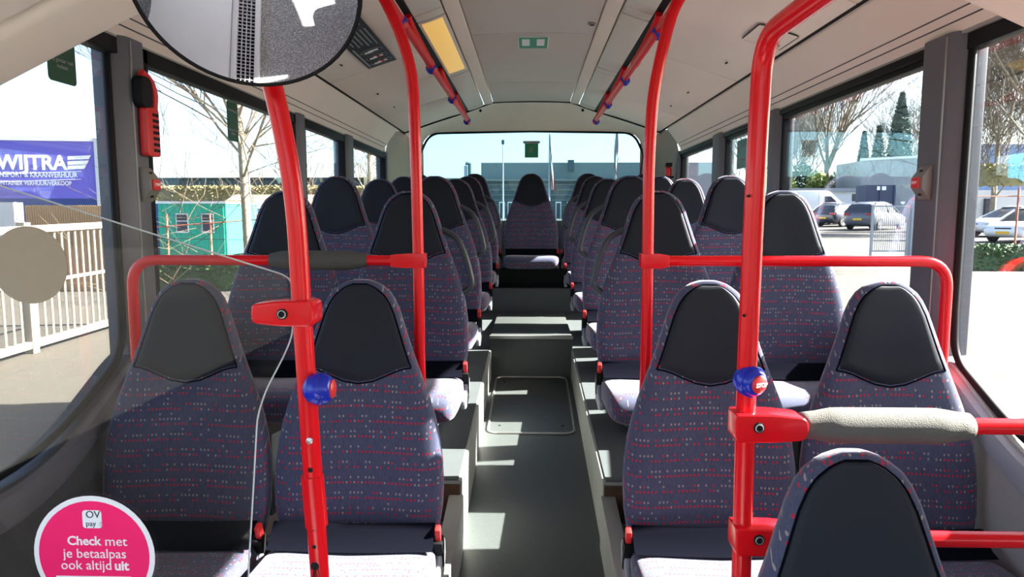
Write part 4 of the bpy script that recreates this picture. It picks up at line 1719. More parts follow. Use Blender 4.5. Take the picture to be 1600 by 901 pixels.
# weathered fence behind the gate
fy = 13.0
fb = empty('board_fence', (ext(120, fy), fy, gz(fy)), label='row of thin weathered palings behind the white gate', cat='fence')
x0_, x1_ = ext(40, fy), ext(185, fy)
fb0 = None
for i in range(40):
    x = x0_ + (x1_ - x0_) * i / 39
    if fb0 is None:
        fb0 = MB().bounds(x - 0.018, x + 0.018, fy - 0.01, fy + 0.01, gz(fy), gz(fy) + 1.65).build('paling', M['thatch'], fb)
        fx0 = x
    else:
        c = fb0.copy()
        col.objects.link(c)
        c.parent = fb
        c.location.x = x - fx0
m_ = MB()
for zz in (0.4, 1.4):
    m_.bounds(x0_, x1_, fy + 0.01, fy + 0.05, gz(fy) + zz, gz(fy) + zz + 0.08)
m_.build('fence_rail', M['gatewhite'], fb)


# --- vegetation
def leaf_cloud(name, m, parent, n, fn, size, seed):
    rnd = random.Random(seed)
    mb = MB()
    for i in range(n):
        p = fn(rnd)
        a, b = rnd.uniform(0, 2 * PI), rnd.uniform(-1, 1)
        u = Vector((math.cos(a), math.sin(a), b)).normalized()
        w = u.cross(Vector((rnd.uniform(-1, 1), rnd.uniform(-1, 1), rnd.uniform(-1, 1)))).normalized()
        s_ = size * rnd.uniform(0.6, 1.3)
        mb.add([p - u * s_, p + w * s_ * 0.5, p + u * s_, p - w * s_ * 0.5], [(0, 1, 2, 3)])
    return mb.build(name, m, parent, fix=False, smooth=False)


def hedge(px0, px1, Y, h, depth, label, m, n, size, seed, z0=None):
    x0, x1 = ext(px0, Y), ext(px1, Y)
    z = gz(Y) if z0 is None else z0
    root = empty('hedge', ((x0 + x1) / 2, Y, z), label=label, cat='hedge')
    core = MB()
    rows = []
    nn = 14
    rnd = random.Random(seed)
    for i in range(nn + 1):
        x = x0 + (x1 - x0) * i / nn
        hh = h * rnd.uniform(0.72, 0.9)
        rows.append([Vector((x, Y - depth * .4, z)), Vector((x, Y - depth * .35, z + hh)), Vector((x, Y + depth * .35, z + hh)), Vector((x, Y + depth * .4, z))])
    core.loops(rows)
    core.build('core', m, root)
    lo = leaf_cloud('foliage', m, root, n, lambda r: Vector((r.uniform(x0, x1), Y + r.uniform(-.5, .5) * depth, z + h * (1 - r.random() ** 1.7))), size, seed)
    lo['kind'] = 'stuff'
    return root


hedge(236, 400, 13.5, 0.62, 1.0, 'dense low green hedge beyond the left window below the turquoise cabin', M['leaf'], 5000, 0.05, 1)
hedge(1505, 1720, 17.6, 0.62, 0.9, 'clipped dark green hedge in front of the white cars', M['leaf'], 5000, 0.05, 2)
hedge(230, 620, 44, 1.0, 1.6, 'scraggly ochre shrubs along the far hall on the left', M['drygreen'], 5000, 0.13, 5, z0=2.1)


def tree(label, x, y, h, seed, r0, lean=0.0, levels=5, fork=0.35, spread=0.55, mt='bark', mtw='twig', group='bare trees outside', kids=(3, 4, 4, 3, 3, 3), dirn=None, limb=0.5, thin=0.5, thin0=None, top=1.0):
    rnd = random.Random(seed)
    z = gz(y)
    root = empty('bare_tree', (x, y, z), label=label, cat='tree', group=group)
    big, small = MB(), MB()

    def grow(p, d, L_, r_, lev):
        segs = 4 if lev < 3 else 3
        path, rad = [p.copy()], [r_]
        q, dd = p.copy(), d.copy()
        for i in range(segs):
            dd = (dd + Vector((rnd.uniform(-1, 1), rnd.uniform(-1, 1), rnd.uniform(-.5, 1))) * (0.07 if lev == 0 else 0.16)).normalized()
            q = q + dd * (L_ / segs)
            path.append(q.copy())
            rad.append(r_ * (1 - 0.5 * (i + 1) / segs))
        (big if lev < 2 else small).tube(path, rad, 8 if lev < 2 else (4 if lev == 2 else 3), cap=False)
        if lev >= levels:
            return
        for k_ in range(kids[lev]):
            t_ = rnd.uniform(0.3, 1.0) if lev > 0 else rnd.uniform(fork, top)
            if k_ == 0:
                t_ = 1.0
            ii = min(segs - 1, int(t_ * segs))
            fr_ = t_ * segs - ii
            bp = path[ii].lerp(path[min(segs, ii + 1)], fr_)
            ax = Vector((rnd.uniform(-1, 1), rnd.uniform(-1, 1), rnd.uniform(-.2, .6)))
            nd = (dd * (1.0 if k_ else 1.6) + ax.normalized() * (spread * (1.6 if lev == 0 else 1.5))).normalized()
            nd.z += 0.12
            grow(bp, nd.normalized(), L_ * rnd.uniform(0.55, 0.78) * (limb * 2 if lev == 0 else 1), max(y / 1067.0 * (0.45 if y < 20 else 0.34), rad[ii] * (rnd.uniform(thin - 0.1, thin + 0.1) if lev > 0 or thin0 is None else rnd.uniform(thin0 * .7, thin0 * 1.3))), lev + 1)

    d0 = Vector((lean, 0, 1)).normalized() if dirn is None else Vector(dirn).normalized()
    grow(Vector((x, y, z)), d0, h * 0.5, r0, 0)
    big.build('trunk', M[mt], root, angle=60)
    tw_ = small.build('twigs', M[mtw], root, fix=False)
    tw_['kind'] = 'stuff'
    return root


tx = ext(386, 15.5)
tree('pale trunked bare tree standing beyond the second left window', tx, 15.5, 12.0, 11, 0.12, lean=-0.02, levels=5, fork=0.36, spread=0.95, kids=(26, 7, 5, 4, 3), limb=0.34, thin=0.55, thin0=0.28, top=0.9)
tree('thin bare tree farther back behind the second left pillar', ext(575, 32), 32, 11, 23, 0.16, levels=5, fork=0.3, spread=0.8, kids=(12, 7, 5, 3, 3), limb=0.35, thin0=0.3)
tree('tall bare tree with forked grey trunk beyond the second right window', ext(1291, 72), 72, 11, 4, 0.50, levels=5, fork=0.75, spread=0.38, mt='twig', mtw='twig', kids=(8, 6, 4, 3, 3), limb=0.9)
tree('bare tangled tree at the near edge of the second right window', ext(1228, 84), 84, 11, 8, 0.3, levels=5, fork=0.25, spread=0.5, mt='greytwig', mtw='greytwig', kids=(9, 6, 4, 3, 3), limb=0.6)
tree('slender bare tree with upright crown between the tall tree and the conifers', ext(1256, 100), 100, 13, 9, 0.3, levels=5, fork=0.25, spread=0.5, mt='greytwig', mtw='greytwig', kids=(9, 6, 4, 3, 3), limb=0.6)
tree('small bare tree just behind the tall conifer', ext(1420, 84), 84, 12, 13, 0.25, levels=5, fork=0.3, spread=0.5, mt='greytwig', mtw='greytwig', kids=(9, 6, 4, 3, 3), limb=0.6)
tree('wide bare tree reaching its branches over the front right window', ext(1640, 21), 21, 11, 17, 0.2, levels=5, fork=0.25, spread=0.8, mt='bark', mtw='twig', kids=(18, 7, 5, 4, 3), limb=0.4, thin0=0.26)
tree('bare tree with fine twigs between the hedge and the blue building', ext(1552, 35.6), 35.6, 10, 19, 0.16, levels=5, fork=0.3, spread=0.7, mt='bark', mtw='twig', kids=(16, 7, 5, 4, 3), limb=0.4, thin0=0.28)
tree('bare tree seen faintly through the third right window', ext(1172, 56), 56, 13, 31, 0.25, levels=5, fork=0.3, spread=0.6, mt='greytwig', mtw='greytwig', kids=(9, 6, 4, 3, 3), limb=0.5)


def conifer(label, px, Y, h, w, seed):
    x = ext(px, Y)
    z = gz(Y)
    root = empty('conifer', (x, Y, z), label=label, cat='tree', group='conifers beyond the yard')
    MB().tube([(x, Y, z), (x, Y, z + h * 0.95)], [0.25, 0.03], 8).build('trunk', M['twig'], root)
    c = MB()
    c.tube([(x, Y, z + h * q) for q in (0.05, 0.1, 0.4, 0.75, 0.97)], [w * 0.3, w * 0.42, w * 0.3, w * 0.12, 0.02], 10)
    c.build('inner_crown', M['conifer'], root)

    def fn(r):
        q = r.random() ** 1.3
        rad = w * (1 - q) ** 0.8 * r.uniform(0.3, 1.0) ** 0.7 + 0.04
        a = r.uniform(0, 2 * PI)
        return Vector((x + rad * math.cos(a), Y + rad * math.sin(a), z + h * (0.05 + 0.95 * q)))
    lo = leaf_cloud('needles', M['conifer'], root, 4500, fn, 0.24, seed)
    lo['kind'] = 'stuff'


conifer('tall dark conifer rising above the grey building, pointed top', 1400, 70, 12.2, 2.0, 3)
conifer('shorter conifer left of the tall pointed one, slim', 1368, 76, 9.6, 1.3, 5)
conifer('smallest conifer beside the grey building corner', 1345, 82, 9.6, 1.3, 6)


def shrub(label, px, Y, h, w, m, seed, n=1600, size=0.22, cat='shrub', group='shrubs beyond the yard'):
    x = ext(px, Y)
    z = gz(Y)
    root = empty('shrub', (x, Y, z), label=label, cat=cat, group=group)
    MB().tube([(x, Y, z), (x, Y, z + h * 0.6)], [0.12, 0.04], 6).build('stem', M['twig'], root)

    def fn(r):
        a, b, q = r.uniform(0, 2 * PI), r.uniform(-1, 1), r.random() ** 0.4
        s_ = math.sqrt(1 - b * b)
        return Vector((x + w * q * s_ * math.cos(a), Y + w * q * s_ * math.sin(a), z + h * 0.5 + h * 0.5 * q * b))
    lo = leaf_cloud('foliage', M[m], root, n, fn, size, seed)
    lo['kind'] = 'stuff'


for i, (px, h, w, m) in enumerate(((1222, 4.2, 1.6, 'greenshrub'), (1250, 5.4, 1.5, 'conifer'), (1276, 4.6, 1.3, 'greenshrub'), (1306, 4.6, 1.4, 'leaf'), (1326, 5.2, 1.2, 'greenshrub'), (1343, 4.2, 1.0, 'conifer'))):
    shrub('%s bush behind the white van, %s along the row' % ({'greenshrub': 'yellow-green', 'conifer': 'dark blue-green', 'leaf': 'mid green'}[m], ['first', 'second', 'third', 'fourth', 'fifth', 'last'][i]), px, 64.5 + 3.4 * (i % 2) + (3.8 if i > 2 else 0), h, w * 0.85, m, 40 + i)

# --- turquoise cabin
CY = 20.5
x0, x1 = ext(246, CY), ext(352, CY)
zt = zat(318, 300, CY)
cb = empty('site_cabin', ((x0 + x1) / 2, CY, gz(CY)), label='turquoise site cabin with two windows and white roof edge, left of the tree', cat='cabin')
MB().bounds(x0, x1, CY, CY + 2.4, gz(CY) + 0.1, zt).build('walls', M['turq'], cb)
MB().bounds(x0 - 0.06, x1 + 0.04, CY - 0.06, CY + 2.4, zt, zt + 0.07).build('roof_edge', M['whitewall'], cb)
MB().bounds(x0 - 0.14, x0, CY + 0.1, CY + 2.4, gz(CY) + 0.1, zt).build('blue_end_wall', M['dblue'], cb)
m_ = MB()
for i in range(12):
    x = x0 + (x1 - x0) * (i + .5) / 12
    m_.bounds(x - 0.02, x + 0.02, CY - 0.02, CY, gz(CY) + 0.1, zt)
m_.build('cladding_ribs', M['turq'], cb)
for px in (284, 324):
    xa, xb = ext(px - 8, CY), ext(px + 8, CY)
    za, zb_ = zat(361, px, CY), zat(335, px, CY)
    fw = MB().bounds(xa - 0.03, xb + 0.03, CY - 0.05, CY - 0.015, za - 0.05, zb_ + 0.03).build('window', M['whitewall'], cb)
    MB().bounds(xa, xb, CY - 0.06, CY - 0.045, za, (za + zb_) / 2 + 0.04).build('pane', M['pane'], fw)
    MB().bounds(xa, xb, CY - 0.06, CY - 0.045, (za + zb_) / 2 + 0.07, zb_).build('pane', M['pane'], fw)

# --- wire fence with rusty rails in front of the cabin
FY = 17.0
wf = empty('wire_fence', (ext(360, FY), FY, gz(FY)), label='wire fence with thin rusty rails in front of the turquoise cabin', cat='fence')
m_ = MB()
za, zb2 = zat(354, 245, FY), zat(340, 440, FY)
m_.tube([(ext(236, FY), FY, zat(355, 236, FY)), (ext(480, FY), FY, zat(337, 480, FY))], 0.018, 6)
m_.build('top_rail', M['rustrail'], wf)
m_ = MB()
m_.tube([(ext(236, FY), FY, zat(372, 236, FY)), (ext(480, FY), FY, zat(376, 480, FY))], 0.008, 5)
m_.build('middle_wire', M['frame'], wf)
for px in (259, 327, 401, 440):
    MB().tube([(ext(px, FY), FY, gz(FY)), (ext(px, FY), FY, zat(333, px, FY))], 0.022, 6).build('post', M['rustrail'], wf)

# --- far dark hall on the left and its yellow neighbour
HY = 50.0
hl = empty('long_hall', (ext(420, HY), HY, gz(HY)), label='long dark green-grey hall along the left horizon', cat='building')
MB().bounds(ext(200, HY), ext(575, HY), HY, HY + 12, gz(HY), zat(279, 400, HY)).build('walls', M['hall'], hl)
m_ = MB()
for i in range(60):
    x = ext(200, HY) + (ext(575, HY) - ext(200, HY)) * i / 60
    m_.bounds(x, x + 0.09, HY - 0.07, HY, zat(312, 400, HY), zat(280, 400, HY))
m_.build('cladding_ribs', M['hall'], hl)
MB().bounds(ext(200, HY) - .2, ext(575, HY) + .2, HY - 0.2, HY + 12, zat(279, 400, HY), zat(277.5, 400, HY)).build('roof_edge', M['rearhall2'], hl)
yw = MB().bounds(ext(569, HY - 4), ext(640, HY - 4), HY - 4, HY + 6, gz(HY), zat(276, 590, HY - 4)).build('yellow_building', M['yellowwall'])
tag(yw, 'pale yellow flat roofed building at the end of the dark hall', 'building')
# low house with tan roof
LY = 34.0
lh = empty('low_house', (ext(415, LY), LY, gz(LY)), label='low house with a tan pitched roof behind the pale trunk', cat='house')
xa, xb = ext(352, LY), ext(520, LY)
MB().bounds(xa, xb, LY, LY + 5, gz(LY), zat(328, 400, LY)).build('walls', M['brickwall'], lh)
m_ = MB()
ze, zr = zat(330, 400, LY - .5), zat(304, 400, LY + 2.5)
m_.loops([[Vector((x, LY - 0.5, ze)), Vector((x, LY + 2.5, zr)), Vector((x, LY + 5.5, ze)), Vector((x, LY + 2.5, zr - 0.25))] for x in (xa - 0.6, xb)])
m_.build('roof', M['thatch'], lh)
MB().bounds(xa, xb, LY - 0.08, LY, zat(337, 400, LY), zat(330, 400, LY)).build('fascia', M['pane'], lh)
for px in (403, 418):
    f_ = MB().bounds(ext(px, LY), ext(px + 9, LY), LY - 0.06, LY, gz(LY), zat(332, px, LY)).build('door_frame', M['whitewall'], lh)
    MB().bounds(ext(px + 1.5, LY), ext(px + 7.5, LY), LY - 0.09, LY - 0.05, gz(LY), zat(334, px, LY)).build('pane', M['pane'], f_)

# --- building behind the rear window
BYd = 66.0
rb = empty('rear_building', (ext(850, BYd), BYd, gz(BYd)), label='long flat grey-blue industrial building behind the rear window', cat='building')
MB().bounds(ext(604, BYd), ext(1120, BYd), BYd, BYd + 15, gz(BYd), zat(278, 850, BYd)).build('lower_block', M['rearhall2'], rb)
MB().bounds(ext(752, BYd + 3), ext(1120, BYd + 3), BYd + 3, BYd + 14, gz(BYd), zat(254, 850, BYd + 3)).build('upper_block', M['rearhall'], rb)
MB().bounds(ext(604, BYd), ext(1120, BYd), BYd - 0.3, BYd, zat(283, 850, BYd), zat(279, 850, BYd)).build('roof_band', M['rearhall'], rb)
m_ = MB()
for i in range(5):
    zz = zat(288 + i * 8, 850, BYd)
    m_.bounds(ext(604, BYd), ext(1120, BYd), BYd - 0.12, BYd, zz - 0.07, zz)
m_.build('facade_bands', M['rearhall'], rb)
for px in (780, 793, 868, 886, 896):
    f_ = MB().bounds(ext(px, BYd), ext(px + 9, BYd), BYd - 0.15, BYd, gz(BYd), zat(315, px, BYd)).build('door_frame', M['whitewall'], rb)
    MB().bounds(ext(px + 1.5, BYd), ext(px + 7.5, BYd), BYd - 0.2, BYd - 0.1, gz(BYd), zat(317, px, BYd)).build('pane', M['pane'], f_)
# vent and box on its roof
p0 = at(731, 279, BYd + 1)
vp = empty('roof_vent', (p0.x, BYd + 1, p0.z), label='upright vent pipe on the low roof left of the taller block', cat='vent')
MB().tube([(p0.x - 0.2, BYd + 1, p0.z), (p0.x - 0.2, BYd + 1, zat(259, 731, BYd + 1))], 0.16, 10).build('pipe', M['post'], vp)
MB().tube([(p0.x + 0.22, BYd + 1, p0.z), (p0.x + 0.22, BYd + 1, zat(256, 731, BYd + 1)), (p0.x - 0.2, BYd + 1, zat(255, 731, BYd + 1))], 0.22, 10).build('hood', M['rearhall2'], vp)
p0 = at(892, 255, BYd + 2.5)
MBo = MB().bounds(p0.x - 0.3, p0.x + 0.3, BYd + 2.2, BYd + 2.8, p0.z - 0.8, zat(250, 892, BYd + 2.5)).build('roof_unit', M['rearhall2'])
tag(MBo, 'small dark box on the taller roof between the flags', 'roof unit')
# lamp post
p0 = at(786, 300, 40)
lp = empty('lamp_post', (p0.x, 40, gz(40)), label='thin lamp post rising above the roof line in the rear window', cat='lamp post')
MB().tube([(p0.x, 40, gz(40)), (p0.x, 40, zat(223, 786, 40))], [0.045, 0.03], 8).build('mast', M['post'], lp)
MB().box((p0.x, 40, zat(222, 786, 40)), (0.16, 0.4, 0.22)).build('lamp_head', M['rearhall2'], lp)
# flag poles
for j, (px, lab) in enumerate(((858, 'left of the two flagpoles, its limp flag hanging beside the middle seat'), (961, 'right of the two flagpoles, its pale flag hanging high in the rear window'))):
    Yf = 30.0
    x = ext(px, Yf)
    fp = empty('flagpole', (x, Yf, gz(Yf)), label=lab, cat='flagpole', group='flagpoles behind the bus')
    MB().tube([(x, Yf, gz(Yf)), (x, Yf, zat(180, px, Yf))], [0.04, 0.025], 8).build('mast', M['post'], fp)
    m_, m2 = MB(), MB()
    rows = []
    zt_, zb_ = (zat(205, px, Yf), zat(293, px, Yf)) if j == 0 else (zat(195, px, Yf), zat(276, px, Yf))
    for i in range(15):
        q = i / 14
        z = zt_ + (zb_ - zt_) * q
        wv_ = 0.75 * (0.06 + 0.42 * q * q if j == 0 else 0.28 + 0.10 * math.sin(q * 5)) * (1.0 if j == 0 else math.sin(0.4 + q * 2.4))
        sg = 1
        rows.append([Vector((x + 0.03 + sg * wv_ * u_ + 0.03 * math.sin(u_ * 9 + q * 4) + (0 if j == 0 else -0.12 * math.sin(q * 3.0)), Yf + 0.08 * math.sin(u_ * 7 + q * 3), z - 0.25 * u_)) for u_ in (0, 0.2, 0.4, 0.6, 0.8, 1.0)])
    m_.grid(rows[:11])
    m2.grid(rows[10:])
    m_.build('flag', M['flag'], fp, fix=False)
    m2.build('flag_hem', M['flagred'], fp, fix=False)

# --- right side yard
KY = 61.0
gb_ = empty('grey_building', (ext(1400, KY), KY, gz(KY)), label='windowless grey building right of the parked cars', cat='building')
m_ = MB()
xa, xb = ext(1344, KY), ext(1620, KY)
za, zb2 = zat(251, 1344, KY), zat(228, 1460, KY)
m_.loops([[Vector((xa, KY, gz(KY))), Vector((xb, KY - 9, gz(KY))), Vector((xb, KY + 5, gz(KY))), Vector((xa, KY + 5, gz(KY)))],
          [Vector((xa, KY, za)), Vector((xb, KY - 9, za + 0.2)), Vector((xb, KY + 5, za + 0.2)), Vector((xa, KY + 5, za))]])
m_.build('walls', M['greybuild'], gb_)
m_ = MB()
m_.loops([[Vector((xa - .1, KY - .15, za)), Vector((xb, KY - 9.15, za + 0.2)), Vector((xb, KY - 8.8, za + 0.2)), Vector((xa - .1, KY + .2, za))],
          [Vector((xa - .1, KY - .15, za + .2)), Vector((xb, KY - 9.15, za + 0.4)), Vector((xb, KY - 8.8, za + 0.4)), Vector((xa - .1, KY + .2, za + .2))]])
m_.build('roof_edge', M['whitewall'], gb_)
p0 = at(1378, 300, KY - .7)
MB().tube([(p0.x, KY - .7, gz(KY)), (p0.x, KY - .7, za)], 0.12, 8).build('downpipe', M['whitewall'], gb_)
SYb = 50.0
sb = empty('navy_container', (ext(1376, SYb), SYb, gz(SYb)), label='dark navy skip-like box with a small white plate, before the grey building', cat='container')
MB().bounds(ext(1352, SYb), ext(1399, SYb), SYb, SYb + 1.5, gz(SYb) + 0.2, zat(289, 1376, SYb)).build('body', M['signbox'], sb)
MB().bounds(ext(1369, SYb), ext(1383, SYb), SYb - 0.05, SYb, zat(297, 1376, SYb), zat(291, 1376, SYb)).build('white_plate', M['white'], sb)
m_ = MB()
for px in (1353, 1375, 1397):
    m_.bounds(ext(px, SYb) - .06, ext(px, SYb) + .06, SYb - 0.06, SYb, gz(SYb), zat(289, 1376, SYb))
m_.build('uprights', M['signbox'], sb)
# low white wall with a small window
WY = 60.8
lw = empty('low_white_wall', (ext(1320, WY), WY, gz(WY)), label='low white outbuilding behind the van with one small window', cat='outbuilding')
MB().bounds(ext(1205, WY), ext(1340, WY), WY, WY + 1, gz(WY), zat(300, 1320, WY)).build('walls', M['whitewall'], lw)
MB().bounds(ext(1205, WY), ext(1340, WY), WY - 0.3, WY + 1.2, zat(300, 1320, WY), zat(294, 1320, WY)).build('roof', M['greybuild'], lw)
MB().bounds(ext(1331, WY), ext(1338, WY), WY - 0.06, WY + 0.1, zat(314, 1336, WY), zat(303, 1336, WY)).build('window', M['pane'], lw)
# dark hall seen through the rear right windows
dh = MB().bounds(ext(1050, 40), ext(1140, 40), 40, 50, gz(40), zat(254, 1090, 40)).build('grey_hall', M['greybuild'])
tag(dh, 'blunt grey hall seen through the rearmost right windows', 'building')

# barred gate panel on the right
GY = 19.0
bg = empty('bar_gate', (ext(1395, GY), GY, gz(GY)), label='narrow gate of upright grey bars in front of the dark cars', cat='gate')
xa, xb = ext(1364, GY), ext(1420, GY)
for x in (xa, xb):
    MB().bounds(x - 0.012, x + 0.03, GY - 0.03, GY + 0.03, gz(GY), zat(320, 1390, GY)).build('gate_upright', M['post'], bg)
m_ = MB()
for py in (322, 392):
    m_.bounds(xa, xb, GY - 0.02, GY + 0.02, zat(py + 1.2, 1390, GY), zat(py - 1.2, 1390, GY))
m_.build('gate_rails', M['post'], bg)
b0 = None
for i in range(1, 17):
    x = xa + (xb - xa) * i / 17
    if b0 is None:
        b0 = MB().tube([(x, GY, zat(391, 1390, GY)), (x, GY, zat(322, 1390, GY))], 0.009, 6).build('bar', M['post'], bg)
        bx = x
    else:
        c = b0.copy()
        col.objects.link(c)
        c.parent = bg
        c.location.x = x - bx
gp = MB().bounds(ext(1424.5, GY), ext(1431.5, GY), GY - 0.06, GY + 0.06, gz(GY), zat(314, 1428, GY)).build('gate_post', M['post'])
tag(gp, 'thick pale steel post right beside the barred gate', 'post')


# --- vehicles
def wheel(parent, x, y, r, side):
    w = MB()
    Mx = axis_matrix((x, y, r), (0, side, 0))
    w.lathe([(r * 0.62, -0.10), (r * 0.92, -0.10), (r, -0.07), (r, 0.07), (r * 0.92, 0.10), (r * 0.66, 0.10), (r * 0.62, 0.06)], 20, Mx)
    o = w.build('wheel', M['tyre'], parent, world=False)
    h = MB()
    h.lathe([(r * 0.66, 0.05), (r * 0.66, 0.095), (r * 0.58, 0.09), (r * 0.5, 0.06), (0.0005, 0.06)], 18, Mx)
    for k_ in range(5):
        a = 2 * PI * k_ / 5
        h.box(Mx @ Vector((r * 0.32 * math.cos(a), r * 0.32 * math.sin(a), 0.08)), (r * 0.56, 0.025, r * 0.13), Matrix.Rotation(-a * side if side > 0 else -a * side, 3, 'Y'))
    h.build('rim', M['rim'], o, world=False)


def car(x, y, rz, label, paint, H=1.45, L_=4.5, W=1.8, hatch=False, name='parked_car', group='parked cars'):
    root = empty(name, (x, y, gz(y)), rz, label, 'car', group)
    hw, k_ = W / 2, H / 1.45
    # body: stations along the length (x, low, belt, half width share)
    st = [(-0.5, 0.42, 0.72, 0.80), (-0.485, 0.32, 0.84, 0.90), (-0.44, 0.24, 0.92 if hatch else 0.94, 0.97), (-0.30, 0.2, 0.93, 1.0), (-0.05, 0.2, 0.91, 1.0), (0.17, 0.2, 0.89, 1.0), (0.25, 0.2, 0.87, 1.0), (0.38, 0.22, 0.79, 0.98), (0.46, 0.26, 0.70, 0.90), (0.495, 0.34, 0.60, 0.78), (0.5, 0.42, 0.54, 0.72)]
    b = MB()
    rings = []
    for (t_, lo, be, ws) in st:
        X = t_ * L_
        w_ = hw * ws
        lo, be = lo * k_, be * k_
        ring = []
        for (wx, zz) in ((0.86, lo), (0.98, lo + (be - lo) * 0.18), (1.0, lo + (be - lo) * 0.55), (0.97, lo + (be - lo) * 0.85), (0.88, be), (0.45, be + 0.025 * k_)):
            ring.append(Vector((X, w_ * wx, zz)))
        ring += [Vector((X, -p_.y, p_.z)) for p_ in reversed(ring)]
        rings.append(ring)
    b.loops(rings)
    b.build('body', paint, root, world=False, angle=45)
    # greenhouse in dark glass and a painted roof
    c = MB()
    if hatch:
        gs = [(-0.485, 0.90, 0.80), (-0.43, 1.30, 0.70), (-0.33, 1.41, 0.68), (-0.05, 1.45, 0.68), (0.06, 1.40, 0.69), (0.17, 1.14, 0.76), (0.27, 0.88, 0.82)]
    else:
        gs = [(-0.40, 0.92, 0.80), (-0.31, 1.16, 0.73), (-0.2, 1.36, 0.68), (-0.05, 1.44, 0.67), (0.06, 1.38, 0.68), (0.16, 1.14, 0.75), (0.27, 0.87, 0.82)]
    rings = []
    for (t_, zz, ws) in gs:
        X = t_ * L_
        rings.append([Vector((X, hw * 0.9, 0.86 * k_)), Vector((X, hw * ws * 1.04, (zz - 0.06) * k_)), Vector((X, hw * ws * 0.8, zz * k_)),
                      Vector((X, -hw * ws * 0.8, zz * k_)), Vector((X, -hw * ws * 1.04, (zz - 0.06) * k_)), Vector((X, -hw * 0.9, 0.86 * k_))])
    c.loops(rings)
    c.build('windows', M['pane'], root, world=False, angle=45)
    r_ = MB()
    rs = [g_ for g_ in gs if g_[1] > 1.28]
    rows = []
    for dz in (0.012,):
        for (t_, zz, ws) in rs:
            X = t_ * L_
            rows.append([Vector((X, hw * ws * 1.06, (zz - 0.08) * k_)), Vector((X, hw * ws * 0.84, (zz + dz) * k_)), Vector((X, 0, (zz + dz + .01) * k_)), Vector((X, -hw * ws * 0.84, (zz + dz) * k_)), Vector((X, -hw * ws * 1.06, (zz - 0.08) * k_))])
    r_.grid(rows)
    # screen and rear pillars
    def strut(pa, pb, w_=0.05):
        r_.tube([pa, pb], w_, 6)
    for sy in (-1, 1):
        a0 = gs[-1]
        a1 = gs[-3]
        strut((a0[0] * L_, sy * hw * 0.88, 0.87 * k_), (a1[0] * L_, sy * hw * a1[2] * 1.02, (a1[1] - 0.05) * k_), 0.035)
        strut((gs[0][0] * L_ + 0.02, sy * hw * 0.88, 0.88 * k_), (gs[2][0] * L_, sy * hw * gs[2][2] * 1.03, (gs[2][1] - 0.05) * k_), 0.06)
        strut((-0.06 * L_, sy * hw * 0.93, 0.88 * k_), (-0.06 * L_, sy * hw * 0.70, 1.38 * k_), 0.025)
    r_.build('roof', paint, root, world=False, angle=45)
    wr_ = 0.33 if not hatch else 0.35
    for sx in (-0.31, 0.305):
        for sy in (-1, 1):
            wheel(root, sx * L_, sy * (hw - 0.10), wr_, sy)
    for sy in (-1, 1):
        MB().box((0.468 * L_, sy * hw * 0.68, 0.62 * k_), (0.14, 0.36, 0.12), Matrix.Rotation(sy * -0.3, 3, 'Z')).build('headlight', M['lamp'], root, world=False, bevel=0.02)
        MB().box((-0.487 * L_, sy * hw * 0.70, 0.80 * k_), (0.10, 0.36, 0.14)).build('tail_light', M['tail'], root, world=False, bevel=0.02)
    MB().box((-0.505 * L_, 0, 0.55 * k_), (0.03, 0.5, 0.11)).build('number_plate', M['plate'], root, world=False)
    MB().box((0.502 * L_, 0, 0.42 * k_), (0.03, 0.5, 0.11)).build('number_plate', M['plate'], root, world=False)
    m_ = MB()
    m_.box((0.493 * L_, 0, 0.56 * k_), (0.06, 0.62, 0.12))
    m_.build('grille', M['black'], root, world=False, bevel=0.01)
    return root


car(ext(1300, 50), 50, R(215), 'pale car half hidden between the van and the dark hatchback', M['carsilver'], hatch=True, H=1.55)
car(ext(1322, 46), 46, R(30), 'dark hatchback parked second from the van, its wheel showing', M['cardark'], hatch=True, H=1.5)
car(ext(1370, 41), 41, R(40), 'dark grey car behind the barred gate, red lamps showing', M['cargrey'], hatch=True, H=1.62, L_=4.6)
car(ext(1590, 33.5), 33.5, R(190), 'silver-white saloon beyond the clipped hedge, its front wheel showing', M['carwhite'], H=1.46, L_=4.7)
car(ext(1618, 29), 29, R(208), 'white car nearest the hedge, partly out of the picture, yellow plate', M['carwhite'], H=1.42, L_=4.4, hatch=True)
car(ext(412, 29), 29, R(95), 'pale car parked beside the low house behind the pale tree', M['carsilver'], H=1.45)

# van
VY = 56.0
vx0, vx1 = ext(1195, VY), ext(1322, VY)
vn = empty('white_van', ((vx0 + vx1) / 2, VY, gz(VY)), 0, 'white high roof van parked beyond the second right window', 'van')
L_ = vx1 - vx0
b = MB()
side = [(-0.5, 0.35), (-0.5, 2.25), (-0.485, 2.42), (0.16, 2.46), (0.24, 2.34), (0.36, 1.62), (0.46, 1.22), (0.5, 1.02), (0.5, 0.42), (0.47, 0.32)]
rings = []
for yy, ins in ((-1.0, 0.04), (-0.97, 0.0), (0.97, 0.0), (1.0, 0.04)):
    rings.append([Vector((a * L_ * (1 - ins), yy, 1.35 + (z - 1.35) * (1 - ins))) for a, z in side])
b.loops(rings)
b.build('body', M['carwhite'], vn, world=False, angle=30)
MB().loops([[Vector((a * L_, yy, z)) for a, z in ((0.255, 2.22), (0.365, 1.60), (0.372, 1.62), (0.262, 2.24))] for yy in (-0.85, 0.85)]).build('windscreen', M['pane'], vn, world=False)
for yy in (-1.012, 1.012):
    m_ = MB()
    m_.prism([(0.17 * L_, 1.45), (0.17 * L_, 2.0), (0.245 * L_, 2.0), (0.33 * L_, 1.48)], lambda a, b_, d: Vector((a, d, b_)), yy - 0.01, yy + 0.01)
    m_.build('side_window', M['pane'], vn, world=False)
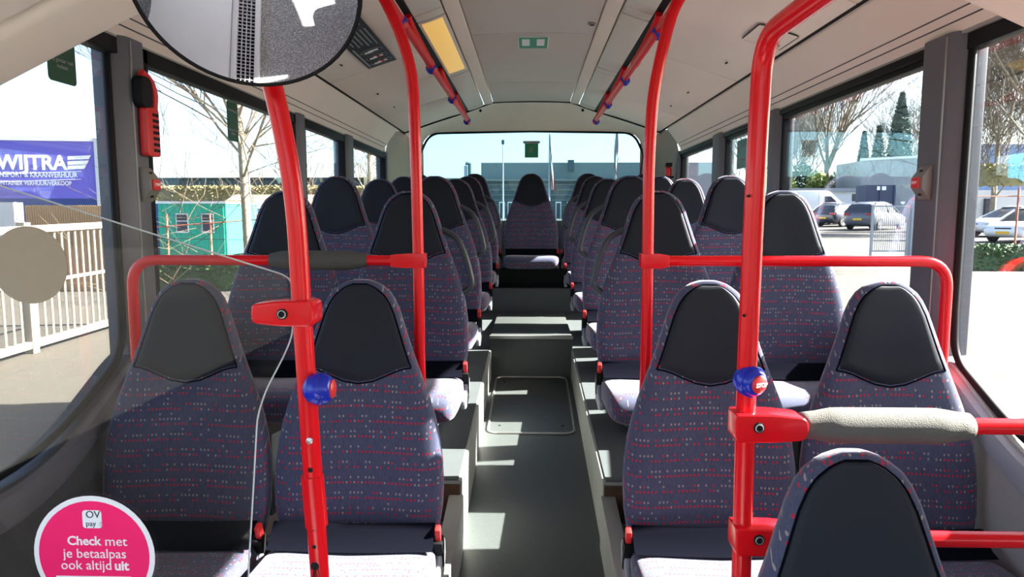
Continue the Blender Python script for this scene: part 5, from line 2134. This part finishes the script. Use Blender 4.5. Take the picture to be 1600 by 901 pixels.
m_ = MB().bounds(-0.44 * L_, 0.4 * L_, -1.02, 1.02, 0.72, 0.84)
m_.build('side_strip', M['greybuild'], vn, world=False)
m_ = MB()
for xx in (-0.14, 0.10, 0.155):
    m_.bounds(xx * L_ - .012, xx * L_ + .012, -1.004, 1.004, 0.45, 2.3)
m_.build('door_gaps', M['greybuild'], vn, world=False)
for sx in (-0.3, 0.33):
    for sy in (-1, 1):
        wheel(vn, sx * L_, sy * 0.92, 0.36, sy)

# --- front right backdrop: pale blue-white building, fence, post
BYr = 46.0
bb = empty('blue_building', (ext(1600, BYr), BYr - 4, gz(BYr)), label='blue and white building behind the white cars at far right', cat='building')
xa, xb = ext(1490, 38), ext(1900, 38)
MB().bounds(xa, xb, 38, 39, gz(38), zat(225, 1560, 38)).build('upper_wall', M['bluewall'], bb)
MB().bounds(xa, xb, 37.8, 38, gz(38), zat(297, 1560, 38)).build('white_base', M['whitewall'], bb)
for px in (1538, 1572):
    MB().bounds(ext(px, 37.7), ext(px + 26, 37.7), 37.65, 38.1, zat(282, px, 37.7), zat(258, px, 37.7)).build('window', M['signbox'], bb)
MB().bounds(ext(1539, 37.7), ext(1549, 37.7), 37.6, 37.9, gz(38), zat(310, 1545, 37.7)).build('door', M['pane'], bb)
hedge(1528, 1640, 30.5, 0.9, 0.9, 'thin ochre leafy shrub hanging before the blue and white building', M['drygreen'], 1500, 0.10, 7, z0=zat(290, 1580, 30.5))
fp = empty('post_rail_fence', (ext(1560, 20), 20, gz(20)), label='thin dark fence rail with slim posts above the clipped hedge', cat='fence')
MB().tube([(ext(1505, 20), 20, zat(307, 1505, 20)), (ext(1720, 20), 20, zat(305, 1720, 20))], 0.018, 6).build('top_rail', M['rustrail'], fp)
MB().tube([(ext(1591, 20), 20, gz(20)), (ext(1591, 20), 20, zat(292, 1591, 20))], 0.028, 6).build('post', M['rustrail'], fp)
MB().tube([(ext(1516, 20), 20, gz(20)), (ext(1516, 20), 20, zat(306, 1516, 20))], 0.02, 6).build('post', M['rustrail'], fp)
